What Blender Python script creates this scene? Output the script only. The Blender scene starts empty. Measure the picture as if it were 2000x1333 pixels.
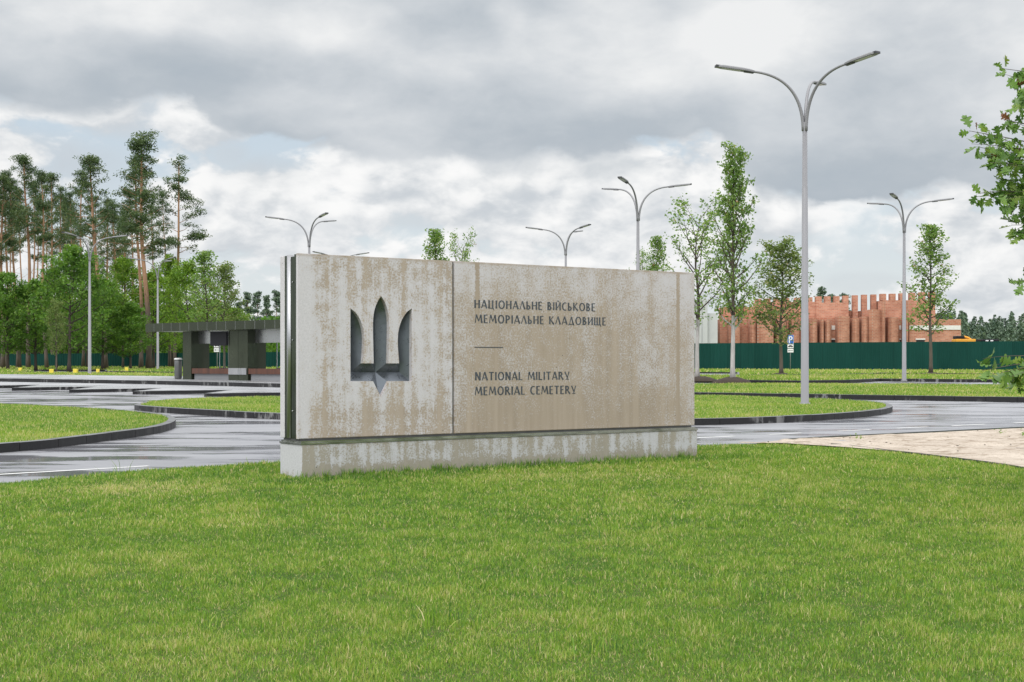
import bpy, bmesh, math, random
import numpy as np
from mathutils import Vector, Matrix

# ------------------------------------------------------------------ camera, sky, sun
F = 2778.0                 # focal length of the photo in its own pixels (50 mm on 36 mm, 2000 px)
HY = 708.0                 # true horizon row
EYE = 1.625
SL = 0.0066                # the site rises gently away from the camera
scene = bpy.context.scene
cam_d = bpy.data.cameras.new("camera")
cam = bpy.data.objects.new("camera", cam_d)
scene.collection.objects.link(cam)
cam.location = (0, 0, EYE)
cam.rotation_euler = (math.radians(90), 0, 0)
cam_d.lens = 50.0
cam_d.sensor_width = 36.0
cam_d.shift_y = (HY - 666.5) / 2000.0
cam_d.clip_start = 0.1
cam_d.clip_end = 5000
scene.camera = cam
scene.view_settings.view_transform = 'Standard'
scene.view_settings.look = 'None'
scene.view_settings.gamma = 1.0
scene.view_settings.exposure = 0.0
scene.view_settings.use_curve_mapping = False
scene.cycles.use_denoising = True
scene.cycles.denoiser = 'OPENIMAGEDENOISE'
scene.cycles.denoising_input_passes = 'RGB_ALBEDO_NORMAL'
scene.cycles.max_bounces = 6
scene.cycles.diffuse_bounces = 3
scene.cycles.transparent_max_bounces = 8

SUN_EL, SUN_AZ = math.radians(50), math.radians(205)   # azimuth clockwise from +Y (ahead): behind the camera, a little left
sun_d = bpy.data.lights.new("sun", 'SUN')
sun_d.energy = 1.5
sun_d.angle = math.radians(24)
sun_d.color = (1.0, 0.98, 0.95)
sun = bpy.data.objects.new("sun", sun_d)
scene.collection.objects.link(sun)
sdir = Vector((math.sin(SUN_AZ) * math.cos(SUN_EL), math.cos(SUN_AZ) * math.cos(SUN_EL), math.sin(SUN_EL)))
sun.rotation_euler = sdir.to_track_quat('Z', 'Y').to_euler()


class NT:
    """small helper to write node trees"""
    def __init__(s, tree):
        s.t = tree; s.n = tree.nodes; s.l = tree.links

    def put(s, sock, v):
        if v is None: return
        if isinstance(v, bpy.types.NodeSocket): s.l.new(v, sock)
        elif isinstance(v, (tuple, list)) and len(v) == 3 and sock.type == 'RGBA': sock.default_value = (*v, 1)
        else: sock.default_value = v

    def m(s, op, a, b=None, c=None, clamp=False):
        n = s.n.new('ShaderNodeMath'); n.operation = op; n.use_clamp = clamp
        for i, v in enumerate((a, b, c)): s.put(n.inputs[i], v)
        return n.outputs[0]

    def vm(s, op, a, b=None, scale=None):
        n = s.n.new('ShaderNodeVectorMath'); n.operation = op
        s.put(n.inputs[0], a); s.put(n.inputs[1], b)
        if scale is not None: s.put(n.inputs['Scale'], scale)
        return n.outputs[0]

    def xyz(s, x, y, z):
        n = s.n.new('ShaderNodeCombineXYZ')
        s.put(n.inputs[0], x); s.put(n.inputs[1], y); s.put(n.inputs[2], z)
        return n.outputs[0]

    def sep(s, v):
        n = s.n.new('ShaderNodeSeparateXYZ'); s.put(n.inputs[0], v); return n.outputs

    def noise(s, vec, scale, detail=4.0, rough=0.55, lac=2.0, dist=0.0, dim='3D'):
        n = s.n.new('ShaderNodeTexNoise'); n.noise_dimensions = dim
        s.put(n.inputs['Vector'], vec); s.put(n.inputs['Scale'], scale); s.put(n.inputs['Detail'], detail)
        s.put(n.inputs['Roughness'], rough); s.put(n.inputs['Lacunarity'], lac); s.put(n.inputs['Distortion'], dist)
        return n.outputs[0]

    def smooth(s, v, lo, hi, a=0.0, b=1.0):
        n = s.n.new('ShaderNodeMapRange'); n.interpolation_type = 'SMOOTHSTEP'
        for i, x in enumerate((v, lo, hi, a, b)): s.put(n.inputs[i], x)
        return n.outputs[0]

    def lin(s, v, lo, hi, a=0.0, b=1.0):
        n = s.n.new('ShaderNodeMapRange')
        for i, x in enumerate((v, lo, hi, a, b)): s.put(n.inputs[i], x)
        return n.outputs[0]

    def mix(s, f, a, b, mode='MIX'):
        n = s.n.new('ShaderNodeMix'); n.data_type = 'RGBA'; n.blend_type = mode
        s.put(n.inputs[0], f); s.put(n.inputs[6], a); s.put(n.inputs[7], b)
        return n.outputs[2]

    def curve(s, v, pts):
        n = s.n.new('ShaderNodeFloatCurve'); s.put(n.inputs['Value'], v)
        c = n.mapping.curves[0]
        while len(c.points) < len(pts): c.points.new(0.5, 0.5)
        for p, (x, y) in zip(c.points, pts): p.location = (x, y); p.handle_type = 'AUTO'
        n.mapping.update()
        return n.outputs[0]

    def ramp(s, v, stops):
        n = s.n.new('ShaderNodeValToRGB'); s.put(n.inputs[0], v)
        e = n.color_ramp.elements
        while len(e) < len(stops): e.new(0.5)
        for k, (p, col) in zip(e, stops): k.position = p; k.color = (*col, 1)
        return n.outputs[0]


def build_world():
    w = bpy.data.worlds.new("World"); scene.world = w; w.use_nodes = True
    t = w.node_tree; t.nodes.clear(); N = NT(t)
    sky = t.nodes.new('ShaderNodeTexSky'); sky.sky_type = 'NISHITA'; sky.sun_disc = False
    sky.sun_elevation = SUN_EL; sky.sun_rotation = SUN_AZ; sky.air_density = 1.0; sky.dust_density = 2.0
    tc = t.nodes.new('ShaderNodeTexCoord'); d = tc.outputs['Generated']
    x, y, z = N.sep(d)
    az = N.m('ARCTAN2', x, y)
    el = N.m('ARCSINE', z)
    # in degrees-like sky units: U across (1 = the photo's half width), V up (0 horizon, 1 = top of the photo)
    U = N.m('MULTIPLY', az, 1 / 0.346)
    V = N.m('MULTIPLY', el, 1 / 0.2495)
    P = N.xyz(U, N.m('MULTIPLY', V, 1.05), 0.37)
    # domain warp so that the cloud edges billow
    w1 = t.nodes.new('ShaderNodeTexNoise'); N.put(w1.inputs['Vector'], P); N.put(w1.inputs['Scale'], 4.2); N.put(w1.inputs['Detail'], 4.0)
    wv = N.vm('SCALE', N.vm('SUBTRACT', w1.outputs['Color'], (0.5, 0.5, 0.5)), scale=0.09)
    Pw = N.vm('ADD', P, wv)
    big = N.noise(N.vm('MULTIPLY', Pw, (0.95, 1.25, 1.0)), 2.3, 7.0, 0.55)
    pq = N.vm('MULTIPLY', Pw, (1.0, 1.2, 1.0))
    puff = N.noise(N.vm('ADD', pq, (3.1, 7.7, 1.3)), 5.2, 9.0, 0.55)
    puff_up = N.noise(N.vm('ADD', pq, (3.1 - 0.02, 7.7 + 0.045, 1.3)), 5.2, 5.0, 0.52)
    def billow(v, det):
        vo = t.nodes.new('ShaderNodeTexVoronoi'); vo.voronoi_dimensions = '3D'; vo.feature = 'F1'; vo.normalize = True
        N.put(vo.inputs['Vector'], v); vo.inputs['Scale'].default_value = 7.0; vo.inputs['Detail'].default_value = det; vo.inputs['Roughness'].default_value = 0.52
        return N.m('SUBTRACT', 1.0, vo.outputs['Distance'])
    bl = billow(N.vm('ADD', pq, (3.1, 7.7, 1.3)), 4.0); bl_up = billow(N.vm('ADD', pq, (3.1 - 0.02, 7.7 + 0.045, 1.3)), 3.0)
    puff = N.m('ADD', N.m('MULTIPLY', puff, 0.62), N.m('MULTIPLY', N.m('SUBTRACT', bl, 0.12), 0.32))
    puff_up = N.m('ADD', N.m('MULTIPLY', puff_up, 0.62), N.m('MULTIPLY', N.m('SUBTRACT', bl_up, 0.12), 0.32))
    soft = N.noise(N.vm('MULTIPLY', P, (1.0, 1.7, 1.0)), 2.4, 5.0, 0.5)

    def blob(u, v, ru, rv):   # soft ellipse 1 at its centre, 0 outside; edges carried by the warped coordinates
        q = N.vm('DIVIDE', N.vm('SUBTRACT', Pw, (u, v * 1.05, 0.37)), (ru, rv * 1.05, 1e6))
        ln = t.nodes.new('ShaderNodeVectorMath'); ln.operation = 'LENGTH'; N.put(ln.inputs[0], q)
        return N.smooth(ln.outputs['Value'], 1.0, 0.25)

    def px(a, b): return ((a - 1000) / 1000.0, (708 - b) / 708.0)
    # clear gaps
    gap_col = N.mix(N.smooth(V, 0.0, 0.75), (0.80, 0.845, 0.85), (0.60, 0.70, 0.79))
    nsk = N.vm('SCALE', sky.outputs[0], scale=0.10)
    gap = N.mix(0.12, gap_col, nsk)
    # white cumulus
    cov = N.m('ADD', puff, N.m('MULTIPLY', N.m('SUBTRACT', big, 0.5), 0.6))
    low_cov = N.smooth(cov, 0.40, 0.49)
    lit = N.m('SUBTRACT', puff, puff_up)                       # >0 on the upper sides of the billows
    litn = N.smooth(lit, -0.12, 0.10)
    wh = N.mix(litn, (0.60, 0.64, 0.68), (0.96, 0.96, 0.955))
    wh = N.mix(N.smooth(V, 0.16, 0.0), wh, (0.86, 0.88, 0.885))
    s1 = N.mix(low_cov, gap, wh)
    # mid grey clouds hanging in the cumulus field
    grey_blobs = None
    for (a, b, ra, rb, k) in ((500, 360, 150, 75, 1.0), (1000, 335, 150, 45, .9), (820, 425, 170, 25, .6),
                              (80, 340, 230, 80, .75), (225, 235, 130, 60, .95), (20, 225, 90, 40, .8), (430, 300, 60, 60, .5), (1180, 320, 120, 45, .9), (1520, 430, 130, 150, .55), (1700, 560, 260, 30, .35)):
        u, v = px(a, b)
        g = N.m('MULTIPLY', blob(u, v, ra / 1000, rb / 708), k)
        grey_blobs = g if grey_blobs is None else N.m('MAXIMUM', grey_blobs, g)
    gsh = N.m('MULTIPLY', grey_blobs, N.lin(puff, 0.58, 0.40, 0.15, 1.0))
    gcol = N.mix(N.lin(big, 0.35, 0.65), (0.56, 0.60, 0.645), (0.68, 0.71, 0.73))
    s2 = N.mix(N.m('MULTIPLY', gsh, 0.9, clamp=True), s1, gcol)
    # bright sunlit heads
    br = None
    for (a, b, ra, rb, k) in ((640, 375, 110, 60, 1.0), (890, 325, 70, 35, 1.0), (100, 275, 70, 40, .8), (1540, 415, 40, 40, 1.0),
                              (1660, 430, 110, 80, .9), (1120, 205, 60, 30, .55), (1300, 300, 130, 30, .9), (720, 450, 200, 60, .5), (1950, 250, 120, 60, .5)):
        u, v = px(a, b)
        g = N.m('MULTIPLY', blob(u, v, ra / 1000, rb / 708), k)
        br = g if br is None else N.m('MAXIMUM', br, g)
    s2 = N.mix(N.m('MULTIPLY', br, N.smooth(puff, 0.40, 0.56), clamp=True), s2, (0.97, 0.97, 0.965))
    # the high dark bank: its lower edge as a curve over azimuth
    edge_pts = [(-3.0, 260), (-1.4, 240), (-1.0, 238), (-.86, 240), (-.74, 222), (-.66, 212), (-.60, 235), (-.52, 285), (-.42, 297), (-.2, 292), (0, 300),
                (.2, 305), (.32, 290), (.40, 275), (.46, 330), (.52, 385), (.66, 405), (.78, 398), (.88, 370), (.96, 400), (1.1, 420), (1.5, 330), (3.0, 300)]
    crv = N.curve(N.lin(U, -3.0, 3.0), [((u + 3) / 6, (708 - yy) / 708.0) for u, yy in edge_pts])
    h = N.m('SUBTRACT', V, crv)                                 # height above the bank's base
    hh = N.m('ADD', h, N.m('MULTIPLY', N.m('SUBTRACT', puff, 0.5), 0.34))
    hh = N.m('ADD', hh, N.m('MULTIPLY', N.m('SUBTRACT', big, 0.5), 0.12))
    bank = N.smooth(hh, -0.012, 0.03)
    tone = N.m('ADD', N.m('MULTIPLY', N.m('SUBTRACT', big, 0.5), 1.25), N.m('MULTIPLY', N.m('SUBTRACT', soft, 0.5), 0.9))
    tone = N.m('ADD', tone, N.m('MULTIPLY', N.m('SUBTRACT', puff, 0.47), 1.05))
    tone = N.m('ADD', tone, N.m('MULTIPLY', N.smooth(h, 0.03, 0.30), 0.36))
    for (a, b, ra, rb, k) in ((1300, 100, 380, 150, .42), (1560, 60, 260, 110, .2), (350, 40, 500, 70, .18), (480, 120, 420, 60, -.22), (870, 60, 230, 60, -.15), (1000, 30, 60, 60, .2),
                              (1750, 150, 330, 130, -.12), (1600, 280, 300, 70, .10), (700, 215, 500, 50, .12), (1950, 80, 200, 100, .1)):
        u, v = px(a, b)
        tone = N.m('ADD', tone, N.m('MULTIPLY', blob(u, v, ra / 1000, rb / 708), k))
    bcol = N.ramp(N.lin(tone, -0.36, 0.80), [(0.0, (0.415, 0.475, 0.535)), (0.30, (0.48, 0.53, 0.58)), (0.62, (0.63, 0.665, 0.70)), (1.0, (0.86, 0.87, 0.875))])
    s3 = N.mix(bank, s2, bcol)
    # thin bright haze low over the horizon
    s3 = N.mix(N.smooth(V, 0.14, -0.02, 0.0, 0.55), s3, (0.84, 0.865, 0.87))
    # overhead and behind the camera the overcast is thin and bright
    front = N.smooth(N.m('ABSOLUTE', az), 0.9, 1.6)
    over = N.m('MAXIMUM', N.smooth(el, 0.40, 0.75), N.m('MULTIPLY', front, N.smooth(el, 0.12, 0.35)))
    bright = N.mix(N.lin(big, 0.3, 0.7), (1.45, 1.48, 1.52), (2.15, 2.15, 2.12))
    s4 = N.mix(over, s3, bright)
    s4 = N.mix(N.smooth(el, -0.005, -0.05), s4, (0.20, 0.22, 0.15))
    bg = t.nodes.new('ShaderNodeBackground'); N.put(bg.inputs['Color'], s4); bg.inputs['Strength'].default_value = 1.0
    out = t.nodes.new('ShaderNodeOutputWorld'); t.links.new(bg.outputs[0], out.inputs[0])
    w.cycles.sampling_method = 'MANUAL'; w.cycles.sample_map_resolution = 512


build_world()

# ------------------------------------------------------------------ helpers
R = random.Random(7)
COL = scene.collection


def zg(Y): return SL * min(max(Y, 0.0), 260.0)


def G(px, py, raised=0.0):
    """the point of the (raised) site plane seen at a place in the photo: used to survey the layout in metres"""
    Y = (EYE - raised) / ((py - HY) / F + SL)
    return ((px - 1000) / F * Y, Y)


def at(px, Y): return (px - 1000) / F * Y
def zat(py, Y): return EYE - (py - HY) / F * Y


def tag(o, label=None, cat=None, group=None, kind=None):
    if label: o["label"] = label
    if cat: o["category"] = cat
    if group: o["group"] = group
    if kind: o["kind"] = kind
    return o


def empty(name, loc, rz=0.0):
    o = bpy.data.objects.new(name, None); COL.objects.link(o)
    o.location = loc; o.rotation_euler = (0, 0, rz); o.empty_display_size = 0.2
    return o


def link_mesh(name, me, parent=None):
    o = bpy.data.objects.new(name, me); COL.objects.link(o)
    if parent is not None: o.parent = parent
    return o


def copy_tree(o, parent=None):
    c = o.copy(); COL.objects.link(c)
    if parent is not None: c.parent = parent
    for ch in [k for k in bpy.data.objects if k.parent == o]:
        copy_tree(ch, c)
    return c


class MB:
    def __init__(s): s.v = []; s.f = []; s.mi = []; s.sm = []

    def face(s, idx, mi=0, sm=False): s.f.append(tuple(idx)); s.mi.append(mi); s.sm.append(sm)

    def box(s, x0, y0, z0, x1, y1, z1, mi=0, M=None):
        b = len(s.v)
        for p in ((x0, y0, z0), (x1, y0, z0), (x1, y1, z0), (x0, y1, z0), (x0, y0, z1), (x1, y0, z1), (x1, y1, z1), (x0, y1, z1)):
            s.v.append(tuple(M @ Vector(p)) if M is not None else p)
        for q in ((3, 2, 1, 0), (4, 5, 6, 7), (0, 1, 5, 4), (1, 2, 6, 5), (2, 3, 7, 6), (3, 0, 4, 7)):
            s.face([b + k for k in q], mi)

    def poly(s, pts, mi=0):
        b = len(s.v); s.v.extend(tuple(p) for p in pts); s.face(range(b, b + len(pts)), mi)

    def tube(s, pts, rad, n=8, mi=0, cap=True, sm=True):
        pts = [Vector(p) for p in pts]; b = len(s.v); ref = None
        for i, p in enumerate(pts):
            d = (pts[min(i + 1, len(pts) - 1)] - pts[max(i - 1, 0)]).normalized()
            if ref is None:
                ref = d.orthogonal().normalized()
            ref = (ref - d * ref.dot(d)).normalized()
            o = d.cross(ref)
            for k in range(n):
                a = 2 * math.pi * k / n
                s.v.append(tuple(p + (ref * math.cos(a) + o * math.sin(a)) * rad[i]))
        for i in range(len(pts) - 1):
            for k in range(n):
                s.face((b + i * n + k, b + i * n + (k + 1) % n, b + (i + 1) * n + (k + 1) % n, b + (i + 1) * n + k), mi, sm)
        if cap:
            s.face([b + k for k in range(n)][::-1], mi); e = b + (len(pts) - 1) * n
            s.face([e + k for k in range(n)], mi)

    def strip(s, A, B, mi=0, sm=False):
        b = len(s.v); s.v.extend(tuple(p) for p in A); s.v.extend(tuple(p) for p in B); n = len(A)
        for i in range(n - 1):
            s.face((b + i, b + i + 1, b + n + i + 1, b + n + i), mi, sm)

    def prism(s, pts, z0, z1, mi=0, mtop=None):
        """extrude a 2-D outline; z0/z1 may be functions of (x, y)"""
        a0 = z0 if callable(z0) else (lambda x, y: z0); a1 = z1 if callable(z1) else (lambda x, y: z1)
        n = len(pts); b = len(s.v)
        s.v.extend((p[0], p[1], a0(p[0], p[1])) for p in pts); s.v.extend((p[0], p[1], a1(p[0], p[1])) for p in pts)
        for i in range(n):
            j = (i + 1) % n; s.face((b + i, b + j, b + n + j, b + n + i), mi)
        s.face([b + n + i for i in range(n)], mi if mtop is None else mtop)
        s.face([b + i for i in range(n)][::-1], mi)

    def build(s, name, mats, parent=None, bevel=0.0, tri=False, recalc=False):
        me = bpy.data.meshes.new(name); me.from_pydata(s.v, [], s.f)
        for m in (mats if isinstance(mats, (list, tuple)) else [mats]): me.materials.append(m)
        me.polygons.foreach_set('material_index', s.mi); me.polygons.foreach_set('use_smooth', s.sm)
        if bevel or tri or recalc:
            bm = bmesh.new(); bm.from_mesh(me)
            if recalc or bevel: bmesh.ops.recalc_face_normals(bm, faces=bm.faces)
            if bevel:
                bmesh.ops.bevel(bm, geom=[e for e in bm.edges if len(e.link_faces) == 2 and e.calc_face_angle(0) > 0.6], offset=bevel, segments=2, affect='EDGES', profile=0.6)
            if tri: bmesh.ops.triangulate(bm, faces=[f for f in bm.faces if len(f.verts) > 4])
            bm.to_mesh(me); bm.free()
        me.update()
        return link_mesh(name, me, parent)


# numpy value noise for natural colour patches and heights
def vnoise(x, y, seed=0):
    xi = np.floor(x).astype(np.int64); yi = np.floor(y).astype(np.int64); fx = x - xi; fy = y - yi
    fx = fx * fx * (3 - 2 * fx); fy = fy * fy * (3 - 2 * fy)

    def h(a, b):
        n = (a * 374761393 + b * 668265263 + seed * 69069) & 0x7fffffff
        n = ((n ^ (n >> 13)) * 1274126177) & 0x7fffffff
        return ((n ^ (n >> 16)) & 0xffff) / 65535.0
    return (h(xi, yi) * (1 - fx) + h(xi + 1, yi) * fx) * (1 - fy) + (h(xi, yi + 1) * (1 - fx) + h(xi + 1, yi + 1) * fx) * fy


def fbm(x, y, seed=0, o=4):
    r = 0; a = 0.5; f = 1.0; t = 0
    for k in range(o):
        r = r + a * vnoise(x * f, y * f, seed + k * 17); t += a; a *= 0.5; f *= 2.03
    return r / t


def np_mesh(name, co, quads=None, tris=None, mat=None, attrs=None, smooth=False):
    me = bpy.data.meshes.new(name)
    nq = 0 if quads is None else len(quads); nt = 0 if tris is None else len(tris)
    me.vertices.add(len(co)); me.vertices.foreach_set('co', np.ascontiguousarray(co, dtype=np.float32).ravel())
    loops = []
    if nq: loops.append(np.asarray(quads, dtype=np.int32).ravel())
    if nt: loops.append(np.asarray(tris, dtype=np.int32).ravel())
    lv = np.concatenate(loops); me.loops.add(len(lv)); me.loops.foreach_set('vertex_index', lv)
    ls = np.concatenate([np.arange(nq) * 4, nq * 4 + np.arange(nt) * 3]).astype(np.int32)
    lt = np.concatenate([np.full(nq, 4), np.full(nt, 3)]).astype(np.int32)
    me.polygons.add(nq + nt); me.polygons.foreach_set('loop_start', ls); me.polygons.foreach_set('loop_total', lt)
    if smooth: me.polygons.foreach_set('use_smooth', np.ones(nq + nt, dtype=bool))
    for k, v in (attrs or {}).items():
        a = me.attributes.new(k, 'FLOAT', 'POINT'); a.data.foreach_set('value', np.ascontiguousarray(v, dtype=np.float32))
    if mat: me.materials.append(mat)
    me.update(calc_edges=True)
    return me


# ------------------------------------------------------------------ materials
def new_mat(name):
    m = bpy.data.materials.new(name); m.use_nodes = True
    t = m.node_tree; t.nodes.clear(); N = NT(t)
    b = t.nodes.new('ShaderNodeBsdfPrincipled'); o = t.nodes.new('ShaderNodeOutputMaterial'); t.links.new(b.outputs[0], o.inputs[0])
    return m, N, b, o


def coord(N, kind='Object'):
    n = N.n.new('ShaderNodeTexCoord'); return n.outputs[kind]


def bump(N, b, h, strength=0.3, dist=0.01):
    n = N.n.new('ShaderNodeBump'); N.put(n.inputs['Height'], h); n.inputs['Strength'].default_value = strength; n.inputs['Distance'].default_value = dist
    N.l.new(n.outputs[0], b.inputs['Normal'])


def mottled(name, c0, c1, scale=6.0, rough=0.6, metallic=0.0, bmp=0.0, detail=5.0, stretch=(1, 1, 1), rvar=0.1, spec=0.5):
    m, N, b, o = new_mat(name)
    v = N.vm('MULTIPLY', coord(N), stretch)
    n1 = N.noise(v, scale, detail, 0.6)
    N.put(b.inputs['Base Color'], N.mix(N.lin(n1, 0.3, 0.7), c0, c1))
    N.put(b.inputs['Roughness'], N.lin(n1, 0.3, 0.7, rough - rvar, rough + rvar))
    b.inputs['Metallic'].default_value = metallic
    b.inputs['Specular IOR Level'].default_value = spec
    if bmp: bump(N, b, n1, bmp, 0.01)
    return m


def foliage(name, stops, rough=0.55, trans=0.3):
    m, N, b, o = new_mat(name)
    a = N.n.new('ShaderNodeAttribute'); a.attribute_name = 'tint'
    c = N.ramp(a.outputs['Fac'], stops)
    N.put(b.inputs['Base Color'], c); b.inputs['Roughness'].default_value = rough
    b.inputs['Specular IOR Level'].default_value = 0.35
    tr = N.n.new('ShaderNodeBsdfTranslucent'); N.put(tr.inputs['Color'], N.mix(1.0, c, (1.1, 1.15, 0.75), 'MULTIPLY'))
    mx = N.n.new('ShaderNodeMixShader'); mx.inputs[0].default_value = trans
    N.l.new(b.outputs[0], mx.inputs[1]); N.l.new(tr.outputs[0], mx.inputs[2]); N.l.new(mx.outputs[0], o.inputs[0])
    return m


def concrete(name, kind):
    """weathered pale concrete with tan rain stains; local x runs along the face, z is up"""
    m, N, b, o = new_mat(name)
    c = coord(N); x, y, z = N.sep(c)
    pale0, pale1 = ((0.50, 0.485, 0.51), (0.66, 0.64, 0.675)) if kind != 'base' else ((0.44, 0.44, 0.465), (0.60, 0.60, 0.63))
    tan0, tan1 = ((0.325, 0.265, 0.205), (0.42, 0.35, 0.285)) if kind != 'base' else ((0.28, 0.26, 0.215), (0.35, 0.32, 0.27))
    fine = N.noise(c, 42.0, 5.0, 0.68)
    grain = N.noise(c, 150.0, 2.0, 0.6)
    med = N.noise(c, 5.5, 5.0, 0.62)
    large = N.noise(c, 1.15, 3.0, 0.5)
    streak = N.noise(N.vm('MULTIPLY', c, (9.0, 9.0, 0.42)), 1.0, 4.0, 0.6)
    streak2 = N.noise(N.vm('ADD', N.vm('MULTIPLY', c, (4.2, 4.2, 0.18)), (5.0, 2.0, 9.0)), 1.0, 3.0, 0.6)
    if kind == 'emblem':       # mostly pale, long runs from the top edge and a stained foot
        top = N.smooth(z, 2.10, 2.95); foot = N.smooth(z, 1.45, 0.72)
        bias = N.m('ADD', N.m('MULTIPLY', top, 0.10), N.m('MULTIPLY', foot, 0.17))
        edge = N.smooth(x, 0.38, 0.05, 0.0, 0.16)
        s = N.m('ADD', N.m('MULTIPLY', streak, 0.75), N.m('MULTIPLY', streak2, 0.42))
        s = N.m('ADD', s, N.m('MULTIPLY', N.m('SUBTRACT', med, 0.5), 0.75))
        s = N.m('ADD', s, N.m('MULTIPLY', N.m('SUBTRACT', fine, 0.5), 1.25))
        s = N.m('SUBTRACT', N.m('ADD', s, bias), edge)
        mask = N.smooth(s, 0.53, 0.79, 0.0, 0.97)
    elif kind == 'text':       # tan body, pale speckle thickest along the top and the right
        topl = N.smooth(z, 2.0, 2.9); right = N.smooth(x, 4.6, 6.6); left = N.smooth(x, 2.75, 2.3)
        foot = N.smooth(z, 1.5, 0.72)
        s = N.m('ADD', N.m('MULTIPLY', streak, 0.34), N.m('MULTIPLY', streak2, 0.26))
        s = N.m('ADD', s, N.m('MULTIPLY', N.m('SUBTRACT', large, 0.5), 0.40))
        s = N.m('ADD', s, N.m('MULTIPLY', N.m('SUBTRACT', med, 0.5), 0.50))
        s = N.m('ADD', s, N.m('MULTIPLY', N.m('SUBTRACT', fine, 0.5), 1.5))
        s = N.m('SUBTRACT', s, N.m('MULTIPLY', topl, 0.17)); s = N.m('SUBTRACT', s, N.m('MULTIPLY', right, 0.10))
        s = N.m('SUBTRACT', s, N.m('MULTIPLY', left, 0.08)); s = N.m('ADD', s, N.m('MULTIPLY', foot, 0.12))
        run = N.m('MULTIPLY', N.smooth(N.m('ABSOLUTE', N.m('SUBTRACT', x, N.m('ADD', 6.27, N.m('MULTIPLY', N.m('SUBTRACT', streak2, .5), 0.05)))), 0.045, 0.022), 0.3)
        run2 = N.m('MULTIPLY', N.smooth(N.m('ABSOLUTE', N.m('SUBTRACT', x, 2.66)), 0.05, 0.02), N.smooth(z, 1.9, 2.5, 0.0, 0.3))
        s = N.m('ADD', N.m('ADD', s, run), run2)
        mask = N.smooth(s, -0.02, 0.36, 0.03, 1.0)
    elif kind == 'base':
        foot = N.smooth(z, 0.40, 0.22)
        s = N.m('ADD', N.m('MULTIPLY', streak, 0.8), N.m('MULTIPLY', N.m('SUBTRACT', med, 0.5), 0.55))
        s = N.m('ADD', s, N.m('MULTIPLY', N.m('SUBTRACT', fine, 0.5), 0.9))
        s = N.m('ADD', s, N.m('MULTIPLY', foot, 0.30))
        endf = N.smooth(x, 0.02, 0.0, 0.0, 0.35)
        mask = N.smooth(N.m('SUBTRACT', s, endf), 0.30, 0.50)
    else:
        mask = N.smooth(N.m('ADD', med, N.m('MULTIPLY', fine, 0.3)), 0.75, 0.95, 0.0, 0.5)
    if kind in ('emblem', 'text'): mask = N.m('MAXIMUM', mask, N.m('MULTIPLY', N.smooth(z, 2.915, 2.955), N.lin(med, 0.35, 0.6, 0.25, 0.95)))
    pale = N.mix(N.lin(fine, 0.3, 0.7), pale0, pale1)
    tan = N.mix(N.lin(streak, 0.3, 0.7), tan0, tan1)
    colr = N.mix(mask, pale, tan)
    colr = N.mix(N.smooth(grain, 0.35, 0.62, 0.16, 0.0), colr, (0.18, 0.16, 0.13))
    # small air holes
    vo = N.n.new('ShaderNodeTexVoronoi'); vo.inputs['Scale'].default_value = 9.0; N.put(vo.inputs['Vector'], c); vo.inputs['Randomness'].default_value = 1.0
    hole = N.smooth(vo.outputs['Distance'], 0.075, 0.045)
    hsel = N.m('GREATER_THAN', N.sep(vo.outputs['Color'])[0], 0.72 if kind == 'base' else 0.9)
    holes = N.m('MULTIPLY', hole, hsel)
    colr = N.mix(holes, colr, (0.07, 0.065, 0.055))
    N.put(b.inputs['Base Color'], colr)
    N.put(b.inputs['Roughness'], N.lin(fine, 0.3, 0.7, 0.75, 0.92))
    b.inputs['Specular IOR Level'].default_value = 0.3
    bump(N, b, N.m('SUBTRACT', N.m('ADD', N.m('MULTIPLY', fine, 0.5), N.m('MULTIPLY', grain, 0.25)), holes), 0.35, 0.004)
    return m


def wet(name, c0, c1, f0, f1, r0, r1):
    m, N, b, o = new_mat(name)
    c = coord(N)
    g = N.noise(c, 60.0, 3.0, 0.7); p = N.noise(N.vm('MULTIPLY', c, (0.35, 1.0, 1.0)), 0.55, 4.0, 0.6); q = N.noise(N.vm('MULTIPLY', c, (0.40, 1.5, 1.0)), 0.75, 5.0, 0.62)
    N.put(b.inputs['Base Color'], N.mix(N.lin(p, 0.3, 0.7), c0, c1))
    film = N.smooth(N.m('ADD', q, N.m('MULTIPLY', N.m('SUBTRACT', p, 0.5), 0.5)), 0.46, 0.60)
    b.inputs['Roughness'].default_value = 0.8; b.inputs['Specular IOR Level'].default_value = 0.0
    # water film: at this grazing view the wet surface mirrors the sky, sharply only where the film is thick
    gl = N.n.new('ShaderNodeBsdfGlossy'); gl.distribution = 'MULTI_GGX'
    gl.inputs['Color'].default_value = (0.97, 0.97, 1.0, 1)
    N.put(gl.inputs['Roughness'], N.m('ADD', N.lin(film, 0, 1, r0, r1), N.m('MULTIPLY', N.m('SUBTRACT', g, 0.5), 0.12)))
    fr = N.n.new('ShaderNodeFresnel'); fr.inputs['IOR'].default_value = 1.65
    mx = N.n.new('ShaderNodeMixShader'); N.put(mx.inputs[0], N.m('MULTIPLY', fr.outputs[0], N.lin(N.m('ADD', p, N.m('MULTIPLY', g, 0.35)), 0.4, 0.9, f0, f1)))
    N.l.new(b.outputs[0], mx.inputs[1]); N.l.new(gl.outputs[0], mx.inputs[2]); N.l.new(mx.outputs[0], o.inputs[0])
    return m


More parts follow.
